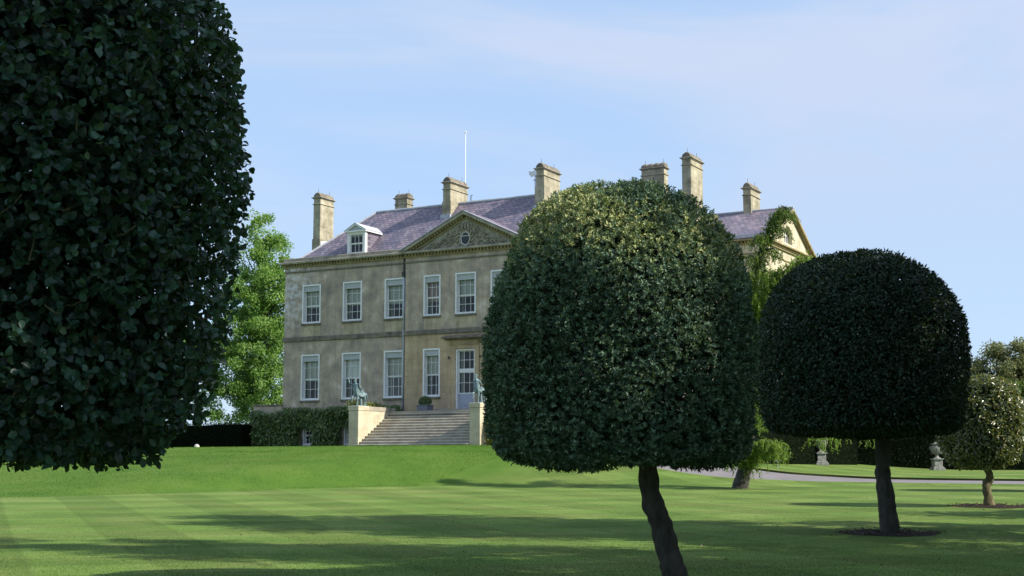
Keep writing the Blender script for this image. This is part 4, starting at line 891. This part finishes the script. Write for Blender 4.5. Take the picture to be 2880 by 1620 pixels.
def urn(px, label, Yd=86.3):
    q = at(px, 1180, Yd); q[2] = float(ground(q[0], q[1])); r = empty('garden_urn', q, R(4)); tag(r, label, 'urn', 'stone urns before the tall hedge')
    m_ = MB(); m_.box(-.40, .40, -.40, .40, -.2, .12); m_.box(-.34, .34, -.34, .34, .12, .22); m_.box(-.27, .27, -.27, .27, .22, .66); m_.box(-.34, .34, -.34, .34, .66, .74); m_.build('pedestal', M['urn'], r, bevel=.02)
    m_ = MB(); m_.lathe([(.22, .74), (.22, .79), (.12, .84), (.09, .92), (.14, .97), (.10, 1.0), (.22, 1.06), (.34, 1.2), (.37, 1.34), (.36, 1.46), (.28, 1.54), (.27, 1.60), (.36, 1.64), (.36, 1.68), (.22, 1.69), (.16, 1.76), (.04, 1.82)], seg=28); ub = m_.build('bowl', M['urn'], r, smooth=False)
    for s in (-1, 1): MB().tube([(s * .35, 0, 1.24), (s * .45, 0, 1.34), (s * .44, 0, 1.46), (s * .34, 0, 1.52)], .03, 7).build('handle', M['urn'], ub, smooth=True)
    m_ = MB()
    for k in range(14): t = k / 14 * 6.283; m_.tube([(.13 * math.cos(t), .13 * math.sin(t), 1.02), (.27 * math.cos(t), .27 * math.sin(t), 1.09), (.365 * math.cos(t), .365 * math.sin(t), 1.24)], [.03, .035, .012], 6)
    m_.build('gadroons', M['urn'], ub, smooth=True)
urn(2065, 'whole grey stone urn on a pedestal under hanging cedar fronds'); urn(2358, 'grey stone urn mostly hidden by the clipped tree crown, only its pedestal clear', 90.0)
q = hit(1957, 1180); sg = empty('plant_label', q); tag(sg, 'small pale sign on a thin stake beside the drive under the cedar', 'sign')
MB().tube([(0, 0, -.1), (0, 0, .42)], .018, 6).build('stake', M['pelmet'], sg)
m_ = MB(); m_.box(-.21, .21, -.012, .012, -.06, .06); m_.v = [(x, y - z * .5, .46 + z) for x, y, z in m_.v]; m_.build('plate', M['pelmet'], sg)

# ------------------------------------------------------------------ clipped trees
def topiary(loc, prof, label, trunk_pts, trunk_r, mat, n, ll, ww, tmpl=T_RHOMB, sprig=0, depth=.12, lump=.05, bm='bark', seed=0., twigs=0, inner=0.5, sun_tint=0, group='clipped mop headed trees on the lawn'):
    r = empty('clipped_tree', loc); tag(r, label, 'tree', group)
    if sprig:
        m = n // sprig; c, nr = profile_pts(prof, m, lump, seed); dep = RNG.exponential(depth, m); c = c - nr * dep[:, None]
        ax = unit(nr * .8 + rdir(m) * .75 + np.array([0, 0, .35])); t = np.linspace(0, 2 * math.pi, sprig, endpoint=False)
        a1 = unit(np.cross(ax, rdir(m))); a2 = np.cross(ax, a1); tilt = RNG.uniform(.35, .95, (m, sprig)); tt = t[None] + RNG.uniform(-.4, .4, (m, sprig))
        dr = (ax[:, None] * np.cos(tilt)[..., None] * .75 + (a1[:, None] * np.cos(tt)[..., None] + a2[:, None] * np.sin(tt)[..., None]) * np.sin(tilt)[..., None] * 1.1)
        pos = (c[:, None] + ax[:, None] * (RNG.uniform(-.05, .02, (m, sprig)) * ll / .06)[..., None]).reshape(-1, 3); dr = dr.reshape(-1, 3); nn_ = np.repeat(ax, sprig, 0) + rdir(m * sprig) * .3
        k = m * sprig; rb = RNG.random(m) * (.52 if sun_tint else .80)
        if sun_tint:                                     # sunlight on the crown top put into the leaf colour, in paler patches
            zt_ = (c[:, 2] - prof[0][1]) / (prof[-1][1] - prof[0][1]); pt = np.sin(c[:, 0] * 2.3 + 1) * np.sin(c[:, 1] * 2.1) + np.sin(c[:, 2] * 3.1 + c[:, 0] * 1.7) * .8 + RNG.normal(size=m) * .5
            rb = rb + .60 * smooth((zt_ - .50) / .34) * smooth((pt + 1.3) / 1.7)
        rn = np.clip(np.repeat(rb, sprig) + RNG.random(k) * (.14 if sun_tint else .2), 0, 1)
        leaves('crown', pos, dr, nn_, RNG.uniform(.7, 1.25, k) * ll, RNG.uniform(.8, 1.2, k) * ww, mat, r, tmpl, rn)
    else:
        c, nr = profile_pts(prof, n, lump, seed); c = c - nr * RNG.exponential(depth, n)[:, None]
        leaves('crown', c, nr * .35 + rdir(n) * .8 + np.array([0, 0, -.1]), nr * .9 + rdir(n) * .75 + np.array([0, 0, .35]), RNG.uniform(.6, 1.3, n) * ll, RNG.uniform(.75, 1.25, n) * ww, mat, r, tmpl)
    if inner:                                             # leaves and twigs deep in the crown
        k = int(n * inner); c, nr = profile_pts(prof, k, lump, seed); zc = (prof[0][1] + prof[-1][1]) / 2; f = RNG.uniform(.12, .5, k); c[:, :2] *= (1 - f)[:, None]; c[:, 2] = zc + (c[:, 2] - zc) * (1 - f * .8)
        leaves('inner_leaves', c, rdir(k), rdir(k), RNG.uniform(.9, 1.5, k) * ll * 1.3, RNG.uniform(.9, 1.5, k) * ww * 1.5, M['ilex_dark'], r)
    trunk('trunk', trunk_pts, trunk_r, M[bm], r)
    m_ = MB(); top = Vector(trunk_pts[-1]); rr = random.Random(int(seed * 10) + 1); hmax = prof[-1][1]; rmax = max(p[0] for p in prof)
    for k in range(16):
        a = rr.uniform(0, 6.28); e_ = Vector((math.cos(a) * rmax * rr.uniform(.55, .85), math.sin(a) * rmax * rr.uniform(.55, .85), prof[0][1] + (hmax - prof[0][1]) * rr.uniform(.1, .8)))
        s0 = top.lerp(Vector((0, 0, hmax * .7)), rr.uniform(0, .4)) if k > 4 else top - Vector((0, 0, .15)); mid = s0.lerp(e_, .5) + Vector((rr.uniform(-.1, .1), rr.uniform(-.1, .1), .15)); m_.tube([s0, mid, e_], [trunk_r[-1] * .55, trunk_r[-1] * .3, .012], 6)
    m_.build('limbs', M[bm], r, smooth=True)
    if twigs:
        m_ = MB(); c, nr = profile_pts(prof, twigs, lump, seed)
        for i in range(twigs):
            p = Vector(c[i] - nr[i] * .12); d = Vector(unit(nr[i] * .5 + RNG.normal(size=3) * .6)); q_ = p + d * .09; m_.tube([p, q_, q_ + (d + Vector((0, 0, .5))) * .05], [.005, .0035, .002], 4, False)
        tag(m_.build('twigs', M['bark_moss'], r), kind='stuff')
    return r
def soil(loc, rad, sx=1.0):
    m_ = MB(); rings = 5; sg = 40
    for i in range(rings + 1):
        for k in range(sg):
            t = 2 * math.pi * k / sg; rr = rad * i / rings * (1 + .06 * math.sin(3 * t) + .05 * math.sin(7 * t + 1)); x, y = loc[0] + rr * math.cos(t) * sx, loc[1] + rr * math.sin(t)
            m_.v.append((x, y, float(ground(x, y)) + (.035 + .02 * math.sin(k * 5.3 + i * 2) if i < rings else .006)))
    for i in range(rings):
        for k in range(sg): k2 = (k + 1) % sg; m_.f.append((i * sg + k, i * sg + k2, (i + 1) * sg + k2, (i + 1) * sg + k))
    tag(m_.build('soil', M['soil'], smooth=True), kind='structure')
    n = int(rad * 260); a = RNG.random(n) * 6.283; rr = rad * 1.12 * np.sqrt(RNG.random(n)); x = loc[0] + rr * np.cos(a) * sx; y = loc[1] + rr * np.sin(a); z = ground(x, y) + RNG.uniform(.03, .07, n)
    tag(leaves('fallen_leaves', np.stack([x, y, z], 1), rdir(n) * np.array([1, 1, .2]), np.array([[0, 0, 1.]]) + rdir(n) * .5, RNG.uniform(.05, .09, n), RNG.uniform(.03, .05, n), M['dead'], None, T_RHOMB), 'brown dead leaves scattered on the bare soil under a clipped tree', 'fallen leaves', None, 'stuff')
M['dead'] = leafmat('dead_leaf', [(0, (.03, .02, .012)), (.6, (.065, .05, .035)), (1, (.19, .145, .11))], .7, .1, (.2, .1, .03), .2)

tag(leaves('fallen_leaves', *FALLEN, M['dead'], None, T_RHOMB), 'single dead leaves strewn over the mown lawn', 'fallen leaves', None, 'stuff')
# near left tree
LT = np.array([-3.42, 8.0, 0.0])
zl = lambda dy: at(430, dy, 8.0)[2]; pl_ = 8.0 * K / FPX; xl = (LT[0] / 8.0 * FPX + 1440) / K
lp = [(.02, zl(1160))] + [((e_ - xl - 10) * pl_ * .972, zl(y_)) for y_, e_ in [(1162, 300), (1166, 395), (1150, 430), (1090, 446), (1060, 515), (950, 552), (850, 570), (700, 592), (600, 605), (450, 627), (350, 632), (250, 626), (130, 615), (60, 597), (0, 570), (-80, 500), (-160, 390), (-240, 150)]] + [(.02, zl(-270))]
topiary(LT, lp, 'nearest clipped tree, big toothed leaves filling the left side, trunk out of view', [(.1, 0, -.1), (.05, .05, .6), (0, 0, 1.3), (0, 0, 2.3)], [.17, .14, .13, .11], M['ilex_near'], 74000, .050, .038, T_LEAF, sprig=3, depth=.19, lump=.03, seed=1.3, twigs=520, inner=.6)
# big tree in the middle
CT = at(1565, 1200, 19.0); CT[2] = 0
zc = lambda dy: at(1565, dy, 19.0)[2]
px = 19.0 * K / FPX
cp_ = [(.02, zc(1158)), (150 * px, zc(1166)), (265 * px, zc(1168)), (314 * px, zc(1142)), (331 * px, zc(1090)), (341 * px, zc(960)), (336 * px, zc(850)), (326 * px, zc(745)), (314 * px, zc(690)), (297 * px, zc(650)), (272 * px, zc(602)), (236 * px, zc(550)), (170 * px, zc(500)), (85 * px, zc(474)), (.02, zc(467))]
tp = [at(1712, 1478, 19.0), at(1690, 1420, 19.0), at(1668, 1340, 19.0), at(1645, 1270, 19.0), at(1630, 1200, 19.0), at(1622, 1130, 19.0), at(1610, 1000, 19.0)]
topiary(CT, cp_, 'large grey green clipped tree on a crooked leaning trunk in front of the house', [p - CT for p in tp], [.165, .155, .15, .14, .135, .125, .10], M['ilex'], 250000, .052, .021, T_RHOMB, sprig=8, depth=.13, lump=.055, sun_tint=1, seed=4.1, inner=.12)
# tree to its right
T2 = hit(2238, 1342); Y2 = T2[1]; C2 = at(2176, 1200, Y2); C2[2] = T2[2]; px2 = Y2 * K / FPX
z2 = lambda dy: at(2176, dy, Y2)[2] - T2[2]
c2p = [(.02, z2(1100)), (140 * px2, z2(1092)), (212 * px2, z2(1088)), (238 * px2, z2(1072)), (252 * px2, z2(1010)), (258 * px2, z2(920)), (257 * px2, z2(850)), (250 * px2, z2(805)), (232 * px2, z2(760)), (203 * px2, z2(719)), (176 * px2, z2(692)), (148 * px2, z2(672)), (108 * px2, z2(653)), (70 * px2, z2(641)), (.02, z2(636))]
tp = [at(2238, 1350, Y2), at(2234, 1290, Y2), at(2226, 1230, Y2), at(2221, 1180, Y2), at(2222, 1110, Y2), at(2210, 1000, Y2)]
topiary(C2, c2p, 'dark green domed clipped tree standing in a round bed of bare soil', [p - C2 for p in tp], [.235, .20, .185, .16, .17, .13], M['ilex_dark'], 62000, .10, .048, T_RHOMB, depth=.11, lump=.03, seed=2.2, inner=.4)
soil(T2, 1.15)
# small bright one further right
T3 = hit(2490, 1274); Y3 = T3[1]; C3 = at(2472, 1200, Y3); C3[2] = T3[2]; px3 = Y3 * K / FPX; z3 = lambda dy: at(2472, dy, Y3)[2] - T3[2]
c3p = [(.02, z3(1172)), (60 * px3, z3(1172)), (84 * px3, z3(1150)), (101 * px3, z3(1110)), (106 * px3, z3(1060)), (99 * px3, z3(1010)), (82 * px3, z3(970)), (50 * px3, z3(952)), (.02, z3(946))]
tp = [at(2491, 1277, Y3), at(2486, 1250, Y3), at(2481, 1222, Y3), at(2490, 1198, Y3), at(2480, 1172, Y3), at(2474, 1120, Y3)]
topiary(C3, c3p, 'small sunlit clipped tree with glittering leaves and a bent mossy trunk at the right', [p - C3 for p in tp], [.17, .145, .135, .12, .10, .07], M['holly'], 15000, .13, .065, T_LEAF, depth=.10, lump=.05, bm='bark_moss', seed=3.7, inner=.5)
soil(T3, 1.25)
Y4 = 58.0; C4 = at(2660, 1200, Y4); C4[2] = float(ground(C4[0], C4[1])); p4 = Y4 * K / FPX; z4 = lambda dy: at(2660, dy, Y4)[2] - C4[2]
topiary(C4, [(.02, z4(1170)), (70 * p4, z4(1170)), (92 * p4, z4(1120)), (92 * p4, z4(1050)), (70 * p4, z4(1000)), (30 * p4, z4(975)), (.02, z4(972))], 'clipped tree whose edge just enters at the right border', [(0, 0, -.1), (.03, 0, .6), (0, 0, 1.4)], [.17, .14, .1], M['holly'], 9000, .14, .07, T_LEAF, seed=5.1, inner=.5)

# ------------------------------------------------------------------ weeping cedar beside the drive
def fronds(name, lines, mat, parent, origin, dens=9.0, ln=.75, spread=.35):
    """hanging sprays along branch lines; lines = lists of world points"""
    pos, dr, nn_ = [], [], []
    for pts in lines:
        pts = np.array(pts, float); seg = np.linalg.norm(np.diff(pts, axis=0), axis=1); n = max(2, int(seg.sum() * dens)); cum = np.concatenate([[0], np.cumsum(seg)]); s_ = np.sort(RNG.random(n)) * cum[-1]
        base = np.stack([np.interp(s_, cum, pts[:, j]) for j in range(3)], 1); base += RNG.normal(size=(n, 3)) * np.array([spread, spread, spread * .3])
        for b in base:
            l = ln * RNG.uniform(.4, 1.1); k = max(4, int(l / .028)); t = np.linspace(0, 1, k)[:, None]; out_ = RNG.normal(size=3) * np.array([.28, .28, .0])
            strand = b + out_ * l * (1 - (1 - t) ** 2) * 1.3 + np.array([0, 0, -1.]) * l * t ** 1.4; pos.append(strand); d = unit(np.array([0, 0, -1.]) + RNG.normal(size=(k, 3)) * .75); dr.append(d); nn_.append(rdir(k))
    pos = np.concatenate(pos) - origin; dr = np.concatenate(dr); nn_ = np.concatenate(nn_); k = len(pos)
    return leaves(name, pos, dr, nn_, RNG.uniform(.07, .16, k), RNG.uniform(.03, .055, k), mat, parent)
CB = hit(1860, 1228); CY = CB[1]
ced = empty('weeping_cedar', CB); tag(ced, 'leaning cedar with drooping bright green fronds and a nodding tip beside the drive', 'tree')
def cp3(dx, dy, dy_=0): return at(dx, dy, CY + dy_)
tr_ = [cp3(1859, 1234), cp3(1867, 1205), cp3(1878, 1165), cp3(1885, 1100), cp3(1888, 1000), cp3(1892, 880), cp3(1895, 760), cp3(1905, 680), cp3(1925, 600), cp3(1950, 540), cp3(1974, 522), cp3(1990, 540)]
trunk('trunk', [p - CB for p in tr_], [.36, .32, .28, .22, .17, .13, .10, .08, .06, .045, .03, .015], M['bark'], ced)
low = [[cp3(1878, 1165), cp3(1895, 1125, -.6), cp3(1925, 1108, -1.0), cp3(1950, 1112, -1.2), cp3(1972, 1138, -1.2)], [cp3(1880, 1150), cp3(1860, 1120, -.9), cp3(1842, 1128, -1.3), cp3(1832, 1150, -1.4)], [cp3(1880, 1140), cp3(1905, 1112, -.9), cp3(1935, 1110, -1.4), cp3(1952, 1128, -1.6)]]
up = [[cp3(1890, 900), cp3(1870, 880, -.8), cp3(1850, 900, -1.2)], [cp3(1893, 870), cp3(1925, 850, -1), cp3(1955, 870, -1.5)], [cp3(1894, 800), cp3(1915, 745, -.6), cp3(1945, 702, -.9), cp3(1985, 672, -1.1), cp3(2032, 648, -1.3)], [cp3(1896, 765), cp3(1920, 730, -.7), cp3(1950, 704, -1.0), cp3(1990, 674, -1.2), cp3(2034, 646, -1.4)], [cp3(1930, 722, -.8), cp3(1965, 690, -1.0), cp3(2005, 662, -1.2), cp3(2040, 640, -1.3)], [cp3(1893, 830), cp3(1905, 790, -.5), cp3(1932, 775, -.8), cp3(1945, 790, -.9)], [cp3(1893, 790), cp3(1930, 760, .4), cp3(1970, 720, .5)],
      [cp3(1895, 775), cp3(1880, 740, -.8), cp3(1860, 745, -1.3)], [cp3(1896, 760), cp3(1915, 735, -.9), cp3(1940, 745, -1.4)], [cp3(1900, 720), cp3(1880, 690, -.5), cp3(1862, 690, -.9)], [cp3(1903, 700), cp3(1925, 680, -.6), cp3(1945, 690, -1.0)], [cp3(1910, 660), cp3(1890, 640, -.5), cp3(1878, 650, -.6)],
      [cp3(1915, 630), cp3(1945, 625, -.5), cp3(1960, 640, -.8)], [cp3(1925, 600), cp3(1905, 590, -.4), cp3(1895, 605, -.5)], [cp3(1935, 575), cp3(1960, 570, -.3), cp3(1975, 585, -.4)], [cp3(1905, 680), cp3(1925, 600), cp3(1950, 545), cp3(1974, 524), cp3(1990, 540)], [cp3(1945, 545), cp3(1970, 520, .2), cp3(1985, 530, .3)], [cp3(1925, 600), cp3(1950, 545), cp3(1974, 524)],
      [cp3(1888, 1000), cp3(1875, 980, -1), cp3(1890, 1000, -1.6)], [cp3(1886, 1060), cp3(1905, 1035, -1), cp3(1920, 1060, -1.5)], [cp3(1890, 950), cp3(1910, 930, -1), cp3(1925, 950, -1.5)]]
far_ = [[cp3(1888, 1010), cp3(1990, 1060, -1), cp3(2040, 1102, -1.5), cp3(2085, 1098, -1.6), cp3(2128, 1098, -1.6)], [cp3(1889, 990), cp3(2060, 1040, .5), cp3(2170, 1092, .5), cp3(2290, 1100, .6)]]
m_ = MB()
for Ls in (low, up, far_):
    for pts in Ls: m_.tube([p - CB for p in pts], [max(.012, .07 * (1 - i / len(pts))) for i in range(len(pts))], 6, False)
m_.build('branches', M['bark'], ced, smooth=True)
fronds('low_fronds', low, M['cedar'], ced, CB, 80, .62, .20); fronds('fronds', up[:11] + up[18:], M['cedar'], ced, CB, 60, .66, .26); fronds('tip_fronds', up[11:18], M['cedar_dark'], ced, CB, 44, .50, .17); fronds('hanging_fronds', [far_[0][2:], far_[1][2:3] + [cp3(2215, 1094, .5)]], M['cedar'], ced, CB, 20, .6, .2)
_cs = CB.copy()
m_ = MB()
# ------------------------------------------------------------------ woodland trees
def crown_tree(name, base, label, blobs, nclump, per, ll, mat, trunk_h, trunk_r, group=None, lean=(0, 0), clump_r=.9, asp=.55, bm='bark'):
    """blobs = (dx, dy, z, rx, ry, rz) ellipsoids the leaf clumps are spread over"""
    r = empty(name, base); tag(r, label, 'tree', group)
    vol = np.array([b[3] * b[4] * b[5] for b in blobs]) ** .67; pick = RNG.choice(len(blobs), nclump, p=vol / vol.sum()); B = np.array(blobs)[pick]
    d = rdir(nclump); rad = RNG.uniform(.45, 1.0, nclump) ** .6; cc = B[:, :3] + d * B[:, 3:] * rad[:, None]
    sz = RNG.uniform(.6, 1.3, nclump) * clump_r; n = nclump * per
    off = rdir(n) * (RNG.random(n) ** .45)[:, None] * np.repeat(sz, per)[:, None] * np.array([1, 1, .8]); pos = np.repeat(cc, per, 0) + off
    rn = np.clip(np.repeat(RNG.random(nclump), per) * .6 + RNG.random(n) * .4, 0, 1)
    leaves('crown', pos, rdir(n) + np.array([0, 0, -.25]), rdir(n) + np.array([0, 0, .7]), RNG.uniform(.6, 1.3, n) * ll, RNG.uniform(.7, 1.3, n) * ll * asp, mat, r, T_RHOMB, rn)
    zt = max(b[2] + b[5] for b in blobs)
    trunk('trunk', [(0, 0, -.3), (lean[0] * .3, lean[1] * .3, trunk_h), (lean[0] * .6, lean[1] * .6, trunk_h + (zt - trunk_h) * .45), (lean[0], lean[1], zt * .9)], [trunk_r, trunk_r * .75, trunk_r * .45, .05], M[bm], r, 10)
    m_ = MB(); idx_ = RNG.choice(nclump, min(nclump, 46), replace=False)
    for i in idx_:
        e_ = Vector(cc[i]); f = np.clip((e_.z - trunk_h * .8) / (zt * .9 - trunk_h), .05, .9) * .75; s0 = Vector((lean[0] * (.3 + f * .6), lean[1] * (.3 + f * .6), trunk_h * .85 + (zt * .9 - trunk_h) * f)); mid = s0.lerp(e_, .5) + Vector((0, 0, .35)); m_.tube([s0, mid, e_], [trunk_r * .28, trunk_r * .16, .02], 5, False)
    m_.build('limbs', M[bm], r, smooth=True); return r
def gpt(dx, Y_): q = at(dx, 1200, Y_); q[2] = float(ground(q[0], q[1])); return q
def sc(Y_): return Y_ * K / FPX
# fresh green tree left of the house
Yl = 112.0; gl_ = gpt(648, Yl); s1 = sc(Yl); zz = lambda dy: at(648, dy, Yl)[2] - gl_[2]
bl = [(0, 0, zz(590), 34 * s1, 1.6, 1.7), (24 * s1, 0, zz(640), 44 * s1, 2.0, 1.6), (-22 * s1, 0, zz(655), 44 * s1, 2.0, 1.8), (30 * s1, 0, zz(720), 58 * s1, 3, 2.0), (-30 * s1, 0, zz(740), 64 * s1, 3, 2.4), (20 * s1, 0, zz(790), 85 * s1, 3, 2.8), (-35 * s1, 0, zz(840), 85 * s1, 3.2, 3.0), (10 * s1, 0, zz(890), 95 * s1, 3.4, 3.0), (-60 * s1, 0, zz(930), 85 * s1, 3.4, 3.0), (20 * s1, 0, zz(970), 95 * s1, 3.4, 2.2), (-70 * s1, 0, zz(1010), 80 * s1, 3, 1.8)]
crown_tree('lime_tree', gl_, 'tall fresh green leafy tree standing left of the house corner', bl, 420, 160, .23, M['lime_leaf'], 3.2, .34, clump_r=.72)
g2 = gpt(300, 125.0); crown_tree('lime_tree', g2, 'green leafy tree glimpsed through gaps in the nearest clipped tree', [(0, 0, 6, 5.5, 4, 3.5), (3, 0, 9, 4, 3, 3), (-4, 0, 8, 4, 3, 3)], 130, 110, .32, M['lime_leaf'], 3.0, .4)
# behind the hedge on the right
for (dx, Y_, lab, mt, bb, nc) in [
    (2520, 140., 'airy olive green tree rising behind the small sunlit clipped tree', 'ash_leaf', [(0, 0, 8.2, 4.6, 3.5, 3.3), (-3.2, 0, 6.4, 3.2, 3, 2.6), (3.6, 0, 7.6, 3.6, 3, 3.2), (1, 0, 10.2, 3.4, 2.8, 2.3), (6.5, 0, 8.5, 3.5, 3, 3.0)], 230),
    (2690, 150., 'olive green tree at the far right edge behind the hedge', 'ash_leaf', [(0, 0, 8, 5, 4, 4), (-3, 0, 10, 3.5, 3, 2.5), (4, 0, 7, 4, 3, 3)], 150),
    (2560, 118., 'round mid green tree behind the right end of the tall hedge', 'far_leaf', [(0, 0, 4.6, 4.5, 3.5, 2.8), (-3.5, 0, 3.6, 2.6, 2.5, 2.2), (3, 0, 5.5, 3, 2.5, 2.2)], 150),
    (2395, 122., 'mid green tree behind the hedge, mostly hidden by the dark domed tree', 'far_leaf', [(0, 0, 4.0, 3.6, 3, 2.4), (2.4, 0, 3.4, 2.6, 2.5, 2.0)], 90)]:
    g = gpt(dx, Y_); crown_tree('deciduous_tree', g, lab, bb, nc, 190, .27, M[mt], 2.6, .35, clump_r=.95, group='trees behind the tall hedge')
# dark shrubs between the house and the tall hedge
for i, (dx, Y_, rad, hh, lab) in enumerate([(1700, 84., 2.2, 2.6, 'dark shrub beyond the drive under the large clipped tree'), (1790, 86., 2.4, 3.0, 'dark shrub beyond the drive left of the cedar trunk'), (1880, 90., 2.6, 3.4, 'dark evergreen shrub behind the cedar trunk'), (1950, 93., 2.6, 3.6, 'dark evergreen shrub behind the small plant sign')]):
    g = gpt(dx, Y_); dome_plant('evergreen_shrub', g, lab, 'shrub', rad, hh, 4200, M['yew'], .22, .09, 0.0, .2, 'shrubs beside the drive')
# tall trees just out of view on the right: their shade falls over the lawn
def shade_tree(x, y, h, rad, lab, n=80):
    z0 = float(ground(x, y)); crown_tree('deciduous_tree', (x, y, z0), lab, [(0, 0, h * .28, rad * 1.1, rad * 1.1, h * .2), (0, 0, h * .56, rad, rad, h * .25), (rad * .2, rad * .2, h * .78, rad * .7, rad * .7, h * .17), (-rad * .3, -rad * .3, h * .42, rad * .8, rad * .8, h * .16)], n, 135, .40, M['far_leaf'], h * .28, .4, clump_r=1.15, group='tall trees out of view at the right')
for x, y, h, rad, nn_, lab in [(20, 29.0, 25, 4.6, 170, 'tallest leafy tree beyond the right edge of the view, shading the dark domed tree'), (18, 14.5, 17.4, 4.6, 230, 'tall leafy tree beyond the right edge, shading the large grey green clipped tree'), (14, 2.5, 21.5, 5, 170, 'tall leafy tree close on the right, shading the nearest clipped tree'), (19.5, 19.6, 26, 3.0, 140, 'slim very tall leafy tree beyond the right edge of the view'), (15.8, 22, 10, 3.8, 80, 'low spreading leafy tree beyond the right edge shading the foreground lawn'), (24, 38, 10, 2.4, 50, 'slender leafy tree beyond the right edge behind the tallest one'), (31, 32.5, 12, 3.4, 80, 'lower leafy tree beyond the right edge of the view near the drive')]:
    shade_tree(x, y, h, rad, lab, nn_)
